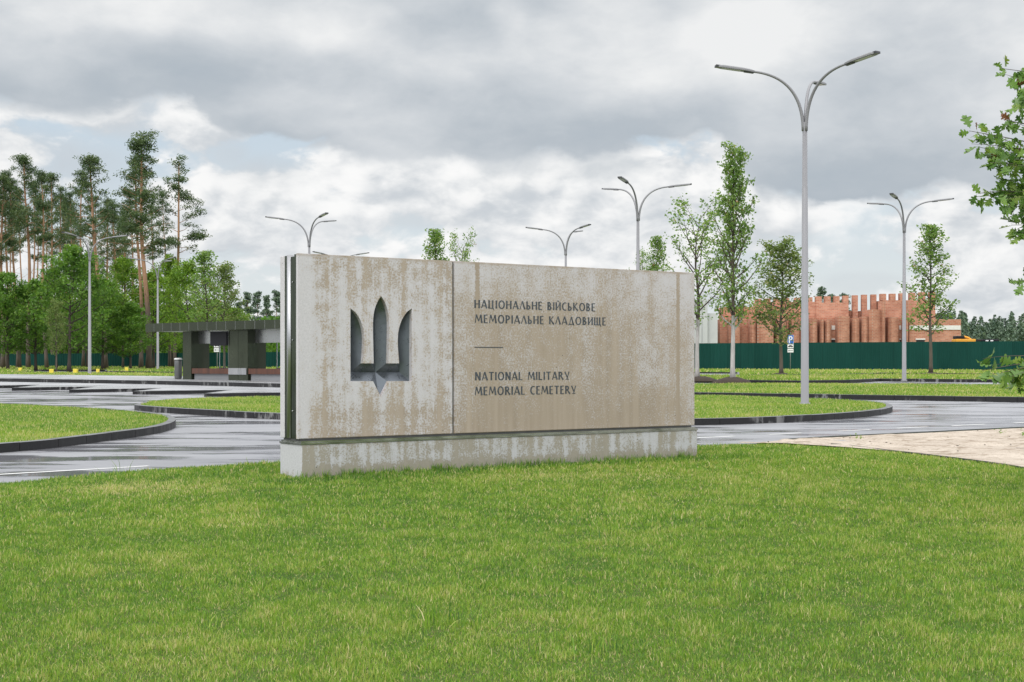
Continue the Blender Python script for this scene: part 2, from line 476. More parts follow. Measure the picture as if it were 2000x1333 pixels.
def kerb_mat():
    m, N, b, o = new_mat('dark_granite_kerb')
    c = coord(N); x, y, z = N.sep(c)
    nrm = N.n.new('ShaderNodeNewGeometry'); nz = N.sep(nrm.outputs['Normal'])[2]
    g = N.noise(c, 90.0, 2.0, 0.7); s = N.noise(N.vm('MULTIPLY', c, (5.0, 5.0, 1.6)), 1.0, 4.0, 0.65); k = N.noise(c, 0.55, 3.0, 0.5)
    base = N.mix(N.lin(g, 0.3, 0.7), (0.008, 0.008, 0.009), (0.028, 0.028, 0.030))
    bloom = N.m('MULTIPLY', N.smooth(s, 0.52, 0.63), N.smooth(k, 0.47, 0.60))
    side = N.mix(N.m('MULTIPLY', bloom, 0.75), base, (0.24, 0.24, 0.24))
    top_sheen = N.mix(N.lin(s, 0.3, 0.7), (0.10, 0.105, 0.11), (0.20, 0.205, 0.21))  # paler top: the wet reflection is put into the colour
    N.put(b.inputs['Base Color'], N.mix(N.smooth(nz, 0.5, 0.8), side, top_sheen))
    N.put(b.inputs['Roughness'], N.lin(s, 0.3, 0.7, 0.35, 0.6)); b.inputs['Specular IOR Level'].default_value = 0.3
    return m


def lawn_ground(name, c0, c1, c2):
    m, N, b, o = new_mat(name)
    c = coord(N)
    n1 = N.noise(c, 0.7, 5.0, 0.6); n2 = N.noise(N.vm('MULTIPLY', c, (1, 1, 1)), 14.0, 4.0, 0.7)
    col = N.mix(N.lin(n1, 0.35, 0.65), c0, c1); col = N.mix(N.smooth(n2, 0.48, 0.72), col, c2)
    N.put(b.inputs['Base Color'], col); b.inputs['Roughness'].default_value = 0.9; b.inputs['Specular IOR Level'].default_value = 0.15
    bump(N, b, n2, 0.7, 0.05)
    return m


def brick_mat():
    m, N, b, o = new_mat('red_brick')
    c = coord(N); x, y, z = N.sep(c)
    bt = N.n.new('ShaderNodeTexBrick')
    N.put(bt.inputs['Vector'], N.xyz(N.m('ADD', x, y), z, 0.0)); bt.inputs['Scale'].default_value = 1.0
    bt.inputs['Brick Width'].default_value = 0.52; bt.inputs['Row Height'].default_value = 0.2; bt.inputs['Mortar Size'].default_value = 0.022
    bt.inputs['Color1'].default_value = (0.42, 0.165, 0.10, 1); bt.inputs['Color2'].default_value = (0.57, 0.27, 0.175, 1); bt.inputs['Mortar'].default_value = (0.48, 0.35, 0.28, 1)
    n1 = N.noise(c, 0.5, 5.0, 0.65); n2 = N.noise(c, 1.6, 4.0, 0.7)
    col = N.mix(N.lin(n1, 0.35, 0.7), bt.outputs['Color'], N.mix(1.0, bt.outputs['Color'], (0.70, 0.62, 0.58), 'MULTIPLY'))
    col = N.mix(N.smooth(n2, 0.64, 0.74, 0, 0.6), col, (0.55, 0.46, 0.42))
    N.put(b.inputs['Base Color'], col); b.inputs['Roughness'].default_value = 0.9
    return m


def bark(name, lowc, highc, z0, z1):
    m, N, b, o = new_mat(name)
    c = coord(N); z = N.sep(c)[2]
    n1 = N.noise(N.vm('MULTIPLY', c, (9, 9, 1.5)), 1.0, 5.0, 0.65); n2 = N.noise(c, 0.5, 3.0)
    zz = N.m('ADD', z, N.m('MULTIPLY', N.m('SUBTRACT', n2, 0.5), 3.0))
    col = N.mix(N.smooth(zz, z0, z1), lowc, highc)
    N.put(b.inputs['Base Color'], N.mix(N.lin(n1, 0.3, 0.7, 0.45, 0.0), col, (0.03, 0.025, 0.02)))
    b.inputs['Roughness'].default_value = 0.9
    bump(N, b, n1, 0.5, 0.03)
    return m


M = {}
M['emblem'] = concrete('stained_concrete_emblem_side', 'emblem')
M['text'] = concrete('stained_concrete_text_side', 'text')
M['base'] = concrete('stained_concrete_base', 'base')
M['plain'] = concrete('pale_concrete', 'plain')
M['carved'] = mottled('blue_grey_granite', (0.13, 0.146, 0.17), (0.155, 0.175, 0.20), 14.0, 0.34, 0.7, 0.0, spec=0.5)
M['letter'] = mottled('inlay_dark_blue_grey', (0.022, 0.028, 0.036), (0.085, 0.10, 0.12), 26.0, 0.5, 0.0, stretch=(1, 1, 0.4))
M['mirror'] = mottled('polished_steel_olive', (0.10, 0.125, 0.085), (0.15, 0.17, 0.12), 1.4, 0.12, 1.0, rvar=0.05)  # olive tint is mirrored greenery put into the base colour
M['mirror_strip'] = mottled('steel_strip_green_reflection', (0.010, 0.018, 0.008), (0.040, 0.058, 0.028), 3.0, 0.12, 0.7, stretch=(6, 6, 0.8), rvar=0.05)  # polished steel; the green it mirrors is painted into its colour
M['steel'] = mottled('brushed_steel', (0.38, 0.385, 0.40), (0.52, 0.52, 0.535), 3.0, 0.3, 0.9, stretch=(1, 1, 0.2))
M['joint'] = mottled('dark_joint', (0.06, 0.06, 0.06), (0.10, 0.10, 0.10), 9.0, 0.7)
M['ledge'] = mottled('wet_steel_ledge', (0.16, 0.18, 0.14), (0.42, 0.43, 0.40), 9.0, 0.15, 0.9, stretch=(0.5, 1, 1), rvar=0.05)
M['asphalt'] = wet('wet_asphalt', (0.085, 0.086, 0.096), (0.14, 0.14, 0.152), 0.47, 0.74, 0.38, 0.08)
M['kerb'] = kerb_mat()
M['paint'] = mottled('white_road_paint', (0.72, 0.72, 0.72), (0.82, 0.82, 0.81), 3.0, 0.45)
M['pave'] = wet('wet_grey_paving', (0.17, 0.175, 0.185), (0.25, 0.255, 0.265), 0.45, 0.65, 0.42, 0.25)
M['soil_lawn'] = lawn_ground('lawn_soil', (0.06, 0.10, 0.02), (0.09, 0.125, 0.028), (0.13, 0.12, 0.05))
M['far_lawn'] = lawn_ground('far_lawn', (0.145, 0.20, 0.065), (0.19, 0.235, 0.09), (0.255, 0.255, 0.13))
M['sand'] = None
M['mulch'] = mottled('dark_mulch', (0.022, 0.016, 0.012), (0.06, 0.042, 0.03), 14.0, 0.95, 0, 0.8)
M['pole'] = mottled('grey_painted_steel', (0.23, 0.23, 0.245), (0.25, 0.25, 0.265), 0.7, 0.42, 0.2, detail=1.0, rvar=0.03)
M['lamp_dark'] = mottled('dark_lamp_housing', (0.035, 0.037, 0.042), (0.06, 0.062, 0.068), 6.0, 0.4, 0.3)
M['lamp_glass'] = mottled('lamp_lens', (0.42, 0.43, 0.42), (0.55, 0.56, 0.55), 30.0, 0.2)
M['fence'] = mottled('dark_green_sheet', (0.004, 0.040, 0.033), (0.007, 0.054, 0.045), 0.8, 0.5, 0.0, stretch=(1, 1, 0.3), spec=0.12)
def fence_mat():
    m, N, b, o = new_mat('dark_green_sheet')
    c = coord(N); x, y, z = N.sep(c)
    wn = N.n.new('ShaderNodeTexWhiteNoise'); wn.noise_dimensions = '1D'; N.put(wn.inputs['W'], N.m('FLOOR', N.m('DIVIDE', x, 1.15)))
    n1 = N.noise(N.vm('MULTIPLY', c, (1, 1, .3)), .8, 4.0)
    col = N.mix(N.lin(n1, .3, .7), (.0038, .038, .031), (.0065, .052, .043))
    col = N.mix(N.m('MULTIPLY', wn.outputs['Value'], .35), col, (.012, .075, .062))
    seam = N.smooth(N.m('ABSOLUTE', N.m('SUBTRACT', N.m('FRACT', N.m('DIVIDE', x, 1.15)), .5)), .485, .5)
    col = N.mix(N.m('MULTIPLY', seam, .6), col, (.002, .015, .012))
    N.put(b.inputs['Base Color'], col); b.inputs['Roughness'].default_value = .5; b.inputs['Specular IOR Level'].default_value = .12
    return m


M['fence'] = fence_mat()
M['brick'] = brick_mat()
M['lintel'] = mottled('white_lintel', (0.60, 0.59, 0.57), (0.74, 0.73, 0.71), 0.6, 0.85)
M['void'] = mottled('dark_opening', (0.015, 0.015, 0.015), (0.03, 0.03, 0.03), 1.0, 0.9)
M['panelgrey'] = mottled('light_grey_panel', (0.42, 0.43, 0.44), (0.52, 0.53, 0.53), 0.3, 0.8)
M['olive'] = mottled('mirror_cladding_green_tint', (0.034, 0.042, 0.027), (0.055, 0.066, 0.042), 0.8, 0.22, 0.5, stretch=(1, 1, 0.6), rvar=0.06)  # polished cladding, its reflection of trees coloured in as olive
M['wood'] = mottled('red_brown_slats', (0.045, 0.016, 0.009), (0.135, 0.05, 0.027), 5.0, 0.45, 0, 0, stretch=(1, 1, 0.02))
M['black'] = mottled('black_display', (0.010, 0.010, 0.013), (0.018, 0.018, 0.022), 2.0, 0.5, spec=0.2)
M['white'] = mottled('white_enamel', (0.70, 0.70, 0.70), (0.80, 0.80, 0.80), 1.0, 0.4)
M['blue'] = mottled('sign_blue', (0.012, 0.10, 0.42), (0.02, 0.13, 0.48), 1.0, 0.35)
M['yellow'] = mottled('yellow_paint', (0.72, 0.56, 0.06), (0.85, 0.68, 0.10), 2.0, 0.5)
M['machine'] = mottled('machine_yellow', (0.60, 0.27, 0.02), (0.72, 0.35, 0.03), 1.0, 0.5)
M['bin'] = mottled('grey_bin', (0.10, 0.105, 0.105), (0.17, 0.175, 0.175), 2.0, 0.4, 0.2)
M['edging'] = mottled('dark_edging', (0.018, 0.028, 0.022), (0.035, 0.045, 0.038), 5.0, 0.6)
M['grass'] = foliage('grass_blades', [(0.0, (0.055, 0.145, 0.028)), (0.30, (0.135, 0.275, 0.030)), (0.58, (0.245, 0.375, 0.042)), (0.80, (0.42, 0.44, 0.12)), (1.0, (0.68, 0.57, 0.34))], 0.5, 0.32)
M['leaf_young'] = foliage('young_tree_leaf', [(0.0, (0.10, 0.19, 0.05)), (0.6, (0.22, 0.345, 0.09)), (0.93, (0.33, 0.41, 0.12)), (1.0, (0.38, 0.24, 0.10))], 0.45, 0.5)
M['leaf_dull'] = foliage('dull_tree_leaf', [(0.0, (0.105, 0.16, 0.05)), (0.6, (0.20, 0.28, 0.085)), (1.0, (0.32, 0.29, 0.12))], 0.5, 0.45)
M['leaf_broad'] = foliage('broad_tree_leaf', [(0.0, (0.055, 0.135, 0.024)), (0.5, (0.125, 0.255, 0.038)), (1.0, (0.24, 0.365, 0.065))], 0.45, 0.46)
M['leaf_bright'] = foliage('bright_tree_leaf', [(0.0, (0.09, 0.19, 0.024)), (0.5, (0.19, 0.33, 0.036)), (1.0, (0.30, 0.42, 0.07))], 0.45, 0.48)
M['needle'] = foliage('pine_needles', [(0.0, (0.042, 0.078, 0.036)), (0.55, (0.105, 0.16, 0.068)), (1.0, (0.19, 0.235, 0.092))], 0.55, 0.35)
M['needle_far'] = foliage('hazed_far_pine_needles', [(0.0, (0.065, 0.11, 0.08)), (0.55, (0.125, 0.185, 0.12)), (1.0, (0.19, 0.25, 0.14))], 0.6, 0.1)  # lighter and bluer than the near needles: distance haze mixed into the colour
M['oak'] = foliage('oak_leaf', [(0.0, (0.06, 0.135, 0.038)), (0.6, (0.18, 0.31, 0.072)), (0.95, (0.31, 0.42, 0.10)), (1.0, (0.20, 0.08, 0.035))], 0.32, 0.35)
M['bark_pine'] = bark('pine_bark', (0.135, 0.105, 0.09), (0.44, 0.25, 0.15), 5.0, 9.5)
M['bark_dark'] = bark('dark_bark', (0.075, 0.06, 0.05), (0.06, 0.048, 0.04), 2.0, 6.0)
M['bark_young'] = bark('young_bark', (0.12, 0.10, 0.08), (0.075, 0.06, 0.05), 2.0, 6.0)
M['whitewash'] = bark('limewashed_bark', (0.52, 0.50, 0.48), (0.10, 0.08, 0.065), 3.2, 3.3)


def sand_mat():
    m, N, b, o = new_mat('pale_sand')
    c = coord(N)
    n1 = N.noise(N.vm('MULTIPLY', c, (0.6, 1.3, 1)), 0.9, 5.0, 0.65); n2 = N.noise(c, 22.0, 4.0, 0.72); n3 = N.noise(N.vm('MULTIPLY', c, (0.9, 1.7, 1)), 2.6, 6.0, 0.72)
    col = N.mix(N.lin(n1, 0.38, 0.62), (0.53, 0.46, 0.385), (0.42, 0.355, 0.29))
    col = N.mix(N.smooth(n3, 0.49, 0.62, 0, 0.8), col, (0.22, 0.165, 0.115))
    col = N.mix(N.smooth(n2, 0.52, 0.66, 0, 0.65), col, (0.20, 0.15, 0.105))
    N.put(b.inputs['Base Color'], col); b.inputs['Roughness'].default_value = 0.95
    bump(N, b, N.m('ADD', n2, n3), 0.6, 0.03)
    return m


M['sand'] = sand_mat()

# ------------------------------------------------------------------ ground, road, lawns
ys = [-60, -20, 0, 8, 12, 20, 60, 120, 260, 600, 1500, 3500]
xs = [-3000, -800, -300, -120, -40, 0, 40, 120, 300, 800, 3000]
co = np.array([[x, y, (zg(y) - 0.10) if y >= 12 else (-0.55 if y > 0 else -0.3)] for y in ys for x in xs])
nx = len(xs)
q = [[j * nx + i, j * nx + i + 1, (j + 1) * nx + i + 1, (j + 1) * nx + i] for j in range(len(ys) - 1) for i in range(nx - 1)]
tag(link_mesh('ground', np_mesh('ground', co, quads=q, mat=M['far_lawn'])), kind='structure')

b = MB()
b.prism([(-70, 12.2), (75, 12.2), (75, 160), (-70, 160)], lambda x, y: zg(y) - 0.08, lambda x, y: zg(y))
tag(b.build('road', M['asphalt']), kind='structure')


def catmull(pts, n=6, closed=True):
    out = []; k = len(pts)
    for i in range(k):
        p0, p1, p2, p3 = pts[i - 1], pts[i], pts[(i + 1) % k], pts[(i + 2) % k]
        for j in range(n):
            t = j / n
            out.append(tuple(0.5 * (2 * p1[a] + (p2[a] - p0[a]) * t + (2 * p0[a] - 5 * p1[a] + 4 * p2[a] - p3[a]) * t * t + (3 * p1[a] - p0[a] - 3 * p2[a] + p3[a]) * t ** 3) for a in (0, 1)))
    return out


def inset(pts, d):
    n = len(pts)
    area = sum(pts[i][0] * pts[(i + 1) % n][1] - pts[(i + 1) % n][0] * pts[i][1] for i in range(n))
    sg = 1 if area > 0 else -1
    out = []
    for i in range(n):
        p0, p1, p2 = Vector(pts[i - 1]), Vector(pts[i]), Vector(pts[(i + 1) % n])
        a = (p1 - p0); c = (p2 - p1)
        if a.length < 1e-6 or c.length < 1e-6: out.append(tuple(p1)); continue
        a.normalize(); c.normalize()
        na = Vector((-a.y, a.x)) * sg; nc = Vector((-c.y, c.x)) * sg
        m = na + nc
        m = m / max(0.45, m.length_squared / 2) if m.length > 1e-6 else na
        out.append(tuple(p1 + m * d))
    return out


def in_poly(x, y, poly):
    p = np.array(poly); r = np.zeros(len(x), bool); j = len(p) - 1
    for i in range(len(p)):
        c = ((p[i, 1] > y) != (p[j, 1] > y)) & (x < (p[j, 0] - p[i, 0]) * (y - p[i, 1]) / (p[j, 1] - p[i, 1] + 1e-12) + p[i, 0])
        r ^= c; j = i
    return r


def blade_mesh(x, y, z, h, w, tint, seed, lean=0.45):
    g = np.random.default_rng(seed); n = len(x)
    a = g.uniform(0, 2 * np.pi, n); le = np.abs(g.normal(0, lean, n)); la = g.uniform(0, 2 * np.pi, n)
    dx, dy = np.cos(a) * w / 2, np.sin(a) * w / 2
    lx, ly = np.cos(la) * np.sin(le) * h, np.sin(la) * np.sin(le) * h; lz = np.cos(le) * h
    co = np.empty((n, 5, 3), np.float32)
    co[:, 0] = np.stack([x - dx, y - dy, z], 1); co[:, 1] = np.stack([x + dx, y + dy, z], 1)
    mx, my, mz = x + lx * 0.38, y + ly * 0.38, z + lz * 0.58
    co[:, 2] = np.stack([mx + dx * .85, my + dy * .85, mz], 1); co[:, 3] = np.stack([mx - dx * .85, my - dy * .85, mz], 1)
    co[:, 4] = np.stack([x + lx * 1.1, y + ly * 1.1, z + lz * 0.94], 1)
    k = np.arange(n)[:, None] * 5
    quads = k + np.array([[0, 1, 2, 3]]); tris = k + np.array([[3, 2, 4]])
    return co.reshape(-1, 3), quads, tris, np.repeat(tint, 5)


def scatter_lawn(name, poly, zfun, dens, hgt, wid, seed, bias=0.0):
    g = np.random.default_rng(seed); p = np.array(poly)
    x0, y0 = p.min(0); x1, y1 = p.max(0); n = int((x1 - x0) * (y1 - y0) * dens)
    x = g.uniform(x0, x1, n); y = g.uniform(y0, y1, n); ok = in_poly(x, y, poly); x, y = x[ok], y[ok]
    t = fbm(x * 0.35, y * 0.35, seed, 3); t2 = fbm(x * 2.0, y * 2.0, seed + 5, 3)
    tint = np.clip(0.40 + bias + (t - 0.5) * 0.6 + (t2 - 0.5) * 0.45 + g.normal(0, 0.14, len(x)), 0, 0.9)
    dry = g.random(len(x)) < 0.20; tint[dry] = g.uniform(0.8, 1.0, dry.sum())
    h = hgt * (0.55 + 0.9 * t2) * g.uniform(0.6, 1.3, len(x)); w = wid * g.uniform(0.7, 1.3, len(x))
    co, qd, tr, tn = blade_mesh(x, y, zfun(x, y), h, w, tint, seed + 1)
    return tag(link_mesh(name, np_mesh(name, co, qd, tr, M['grass'], {'tint': tn})), kind='stuff')


def zg_np(x, y): return SL * np.clip(y, 0, 260)


def island(px_pts, h, base=0.0, smooth=True, top='lawn', dens=0, hgt=0.09, wid=0.02, seed=1, kerb_w=0.17, bias=0.0, raw=False):
    pts = px_pts if raw else [G(a, b_, base) for a, b_ in px_pts]
    if smooth: pts = catmull(pts, 5)
    n = len(pts)
    area = sum(pts[i][0] * pts[(i + 1) % n][1] - pts[(i + 1) % n][0] * pts[i][1] for i in range(n))
    if area < 0: pts = pts[::-1]
    inn = inset(pts, kerb_w)
    k = MB()
    pa, pi_ = np.array(pts + pts[:1]), np.array(inn + inn[:1])
    dist = np.concatenate([[0], np.cumsum(np.linalg.norm(np.diff(pa, axis=0), axis=1))]); ns = max(4, int(dist[-1] / 1.0)) if dist[-1] < 260 else 1

    def pos(u, arr): return np.stack([np.interp(u, dist, arr[:, 0]), np.interp(u, dist, arr[:, 1])], 1)
    for s_i in range(ns):
        u0, u1 = dist[-1] * s_i / ns + .006, dist[-1] * (s_i + 1) / ns - .006
        u = np.unique(np.concatenate([[u0, u1], dist[(dist > u0 + .02) & (dist < u1 - .02)]]))
        po, pn = pos(u, pa), pos(u, pi_); dh = R.uniform(-.004, .004)
        lo = [(x, y, zg(y) + base - 0.05) for x, y in po]; hi = [(x, y, zg(y) + base + h + dh) for x, y in po]
        hin = [(x, y, zg(y) + base + h + dh + 0.003) for x, y in pn]; lin_ = [(x, y, zg(y) + base + h - 0.08) for x, y in pn]
        for A, B in ((lo, hi), (hi, hin), (hin, lin_)): k.strip(A, B)
        for e_ in (0, -1): k.poly([lo[e_], hi[e_], hin[e_], lin_[e_]])
    tag(k.build('kerb', M['kerb']), kind='structure')
    t = MB(); dz = -0.025 if top == 'lawn' else -0.002
    t.poly([(x, y, zg(y) + base + h + dz) for x, y in inn])
    o = t.build('lawn' if top == 'lawn' else 'pavement', M['far_lawn'] if top == 'lawn' else M['pave'], tri=True)
    tag(o, kind='structure')
    if dens:
        scatter_lawn('grass', inn, lambda x, y: zg_np(x, y) + base + h - 0.03, dens, hgt, wid, seed, bias)
    return pts


# near left island, long middle island under the tall lamp, and the strips behind
island([(-260, 905), (-100, 894), (0, 885), (100, 876), (200, 863), (280, 852), (325, 843), (343, 834), (334, 825), (290, 817), (200, 809), (100, 803), (0, 798), (-260, 788)],
       0.15, dens=900, hgt=0.062, wid=0.010, seed=11, bias=0.04)
island([(272, 803), (400, 812), (547, 820), (800, 829), (1100, 832), (1360, 831), (1500, 827), (1600, 822), (1690, 815), (1732, 809), (1743, 803), (1722, 796), (1650, 790), (1500, 784), (1360, 780),
        (1000, 779), (547, 783), (400, 786), (300, 792), (272, 798)], 0.15, dens=550, hgt=0.07, wid=0.013, seed=12, bias=0.02)
island([(1150, 771), (1360, 775.5), (1560, 779), (1980, 786), (2350, 793), (2350, 764), (2000, 760), (1700, 757), (1480, 756), (1385, 757), (1150, 757)],
       0.17, smooth=False, dens=220, hgt=0.09, wid=0.024, seed=13, bias=0.06)
island([(1200, 745), (1394, 748), (1560, 750), (1660, 748.6), (1720, 745.5), (2000, 748.2), (2350, 751), (2350, 739.5), (2000, 738), (1720, 736.5), (1560, 739), (1200, 738)],
       0.17, smooth=False, dens=70, hgt=0.13, wid=0.05, seed=14, bias=0.1)
island([(1440, 736.6), (1640, 734.8), (1730, 732.4), (2000, 734.5), (2350, 737.5), (2350, 731), (1730, 729.5), (1440, 731)],
       0.15, smooth=False, dens=30, hgt=0.15, wid=0.07, seed=15, bias=0.1)
island([(1000, 729), (1360, 730), (2000, 731.5), (2500, 734), (2500, 724.5), (1000, 719)], 0.12, smooth=False, dens=16, hgt=0.15, wid=0.09, seed=16, bias=0.16)
# bus station: sawtooth bays, the raised platform, and the lawns behind on the left
corners = [(-220, 756.8), (-85, 760.2), (23, 763.7), (135, 767.5), (259, 771), (398.5, 775.6), (556, 781), (735, 787), (940, 794)]
saw = []
for i, (a, c) in enumerate(corners):
    saw.append((a, c))
    if i + 1 < len(corners): saw.append((corners[i + 1][0] + 48, c - 2.6))
saw = saw + [(1100, 772), (900, 768), (547, 757), (300, 750), (0, 744), (-220, 741)]
island(saw, 0.13, smooth=False, top='pave', kerb_w=0.12)
plat = [(-300, 740.5), (0, 745.7), (300, 751), (547, 757.3), (900, 767), (1000, 770), (1000, 748), (900, 747.5), (547, 743.5), (300, 740.3), (0, 736.4), (-300, 733)]
island(plat, 0.17, base=0.13, smooth=False, top='pave', kerb_w=0.12)
island([(-400, 732.5), (0, 735.6), (300, 740.2), (547, 743), (1000, 746), (1000, 737), (547, 734.5), (300, 733), (0, 730.5), (-400, 728.5)], 0.12, smooth=False, dens=60, hgt=0.13, wid=0.06, seed=17, bias=0.14)
island([(205, 728.8), (345, 730.5), (800, 733), (800, 726), (345, 724.5), (205, 724)], 0.15, smooth=False, dens=30, hgt=0.15, wid=0.08, seed=18, bias=0.08)
island([(-400, 730), (0, 730.0), (72, 729.2), (55, 726), (-400, 725)], 0.15, smooth=False, dens=30, hgt=0.15, wid=0.08, seed=19, bias=0.08)
island([(-500, 724.5), (0, 725), (300, 725.2), (900, 726), (900, 712), (300, 711), (-500, 711)], 0.12, smooth=False, dens=10, hgt=0.17, wid=0.1, seed=20, bias=0.06)

# ---- foreground lawn mound
edge_px = [(-1500, 1010), (-600, 972), (0, 949), (270, 923), (547, 906), (800, 895), (1000, 888), (1200, 880), (1360, 874), (1460, 871), (1530, 871), (1640, 878), (1750, 887), (1900, 905), (2000, 920), (2150, 950), (2500, 1040), (3400, 1240)]
ek = np.array([(a - 1000) / F for a, _ in edge_px]); eY = np.array([G(a, c)[1] for a, c in edge_px])


def edge_Y(k):
    return np.interp(k, ek, eY)


def lawn_z(x, y):
    k = x / np.maximum(y, 0.5); yb = edge_Y(k)
    core = -0.15 + 0.0199 * y
    core = np.minimum(core, 0.205) + 0.012 * (fbm(x * 0.5, y * 0.5, 3, 3) - 0.5) * 2
    t = np.clip((yb - y) / 2.2, 0, 1); t = t * t * (3 - 2 * t)
    return core * t + (SL * y + 0.012) * (1 - t)


ks = np.linspace(ek[0], ek[-1], 150); ss = np.linspace(0, 1, 90)
Kg, Sg = np.meshgrid(ks, ss); Yb = edge_Y(Kg); Yg = 2.0 + Sg * (Yb - 2.0); Xg = Kg * Yg
co = np.stack([Xg, Yg, lawn_z(Xg, Yg)], 2).reshape(-1, 3)
ni = len(ks); q = [[j * ni + i, j * ni + i + 1, (j + 1) * ni + i + 1, (j + 1) * ni + i] for j in range(len(ss) - 1) for i in range(ni - 1)]
tag(link_mesh('lawn', np_mesh('lawn', co, quads=q, mat=M['soil_lawn'], smooth=True)), kind='structure')

g = np.random.default_rng(5)
parts = []
for (ya, yb_, dens, hh, ww) in ((4.2, 6.2, 4000, .036, .0045), (6.2, 9.5, 11000, .036, .0038), (9.5, 13, 7500, .038, .0048), (13, 18, 4200, .043, .0066), (18, 27, 2300, .050, .0095)):
    half = 0.47 * yb_ + 1.8
    n = int(2 * half * (yb_ - ya) * dens)
    x = g.uniform(-half, half, n); y = g.uniform(ya, yb_, n)
    k = x / y; ok = (y < edge_Y(k) - 0.02) & (np.abs(x) < 0.47 * y + 1.8)
    # nothing grows under the sign's base
    lx = (x + 2.626) * 0.8128 + (y - 17.5) * 0.5827; ly = -(x + 2.626) * 0.5827 + (y - 17.5) * 0.8128
    ok &= ~((lx > 0.0) & (lx < 6.6) & (ly > -0.06) & (ly < 0.5))
    x, y = x[ok], y[ok]
    t = fbm(x * 0.22, y * 0.28, 21, 4); t1 = fbm(x * 1.1, y * 0.9, 31, 4); t2 = fbm(x * 4.5, y * 4.5, 41, 3)
    tint = 0.40 + (t - 0.5) * 0.26 + (t1 - 0.5) * 0.30 + (t2 - 0.5) * 0.45 + g.normal(0, 0.18, len(x))
    straw = g.random(len(x)) < (0.085 + 0.35 * np.clip(t1 - 0.55, 0, 1) + 0.45 * np.clip(t2 - 0.6, 0, 1))
    # worn, drier grass left of the sign's near corner
    lxw = (x + 2.626) * 0.8128 + (y - 17.5) * 0.5827; lyw = -(x + 2.626) * 0.5827 + (y - 17.5) * 0.8128
    worn = np.exp(-(((x + 4.3) / 0.9) ** 2 + ((y - 16.3) / 0.7) ** 2)) + 0.6 * np.exp(-(((x - 0.9) / 1.3) ** 2 + ((y - 17.6) / 0.5) ** 2))
    straw |= g.random(len(x)) < 0.45 * worn
    lush = np.exp(-np.clip(np.abs(lyw + 0.35) - 0.1, 0, 9) ** 2 / 0.06) * ((lxw > -0.6) & (lxw < 7.4)) * 0.28
    tint = np.clip(tint - lush * 0.8 + 0.10 * worn, 0.02, 0.84)
    tint[straw] = g.uniform(0.82, 1.0, straw.sum())
    h = hh * (0.30 + 1.35 * t2) * g.uniform(0.55, 1.35, len(x)) * (1 + lush)
    tall = g.random(len(x)) < 0.004; h[tall] *= g.uniform(1.4, 2.0, tall.sum())
    w = ww * g.uniform(0.65, 1.35, len(x))
    parts.append(blade_mesh(x, y, lawn_z(x, y) - 0.004, h, w, tint, int(ya * 10), 0.85))
# tufts of longer grass: against the sign's base and here and there in the lawn
tx, ty, th = [], [], []
for i in range(230):
    s_ = R.uniform(-0.1, 6.6); d_ = -0.09 - abs(R.gauss(0, 0.03))
    for j in range(R.randint(3, 8)):
        tx.append(-2.626 + 0.8128 * (s_ + R.gauss(0, .03)) - 0.5827 * d_); ty.append(17.5 + 0.5827 * s_ + 0.8128 * (d_ - abs(R.gauss(0, .01)))); th.append(R.uniform(.06, .15))
for (cx, cy, r, nn, hh_) in ((-0.35, 8.7, .14, 60, .16), (0.55, 7.9, .10, 40, .14), (1.6, 9.6, .12, 40, .12), (-1.7, 8.4, .1, 16, .13), (-2.1, 12.2, .12, 26, .12), (2.6, 11.8, .12, 30, .12), (0.9, 12.5, .1, 26, .12), (-4.72, 17.3, .06, 12, .36), (-4.9, 17.2, .05, 6, .28)):
    for j in range(nn): tx.append(cx + R.gauss(0, r)); ty.append(cy + R.gauss(0, r)); th.append(hh_ * R.uniform(.5, 1.2))
tx, ty, th = np.array(tx), np.array(ty), np.array(th)
parts.append(blade_mesh(tx, ty, lawn_z(tx, ty) - 0.004, th, np.full(len(tx), .007), np.clip(g.normal(.32, .22, len(tx)), 0, 1), 77, 0.4))
off = 0; C_, Q_, T_, A_ = [], [], [], []
for c_, q_, t_, a_ in parts:
    C_.append(c_); Q_.append(q_ + off); T_.append(t_ + off); A_.append(a_); off += len(c_)
tag(link_mesh('grass', np_mesh('grass', np.concatenate(C_), np.concatenate(Q_), np.concatenate(T_), M['grass'], {'tint': np.concatenate(A_)})), kind='stuff')

# ---- sand bed, its road edging and lawn edging
road_edge = [(1530, 863), (1600, 858.5), (1750, 851), (1900, 843.5), (2000, 838.5), (2300, 824)]
lawn_edge = [(2700, 1090), (2500, 1038), (2150, 948), (2000, 918), (1900, 903), (1750, 885), (1640, 876), (1530, 869), (1440, 868.5)]
re_ = [G(a, c) for a, c in road_edge]; le_ = [G(a, c) for a, c in lawn_edge]
def along(pts, n):
    p = np.array(pts); d = np.concatenate([[0], np.cumsum(np.linalg.norm(np.diff(p, axis=0), axis=1))]); u = np.linspace(0, 1, n) ** 1.3 * d[-1]
    return np.stack([np.interp(u, d, p[:, 0]), np.interp(u, d, p[:, 1])], 1)


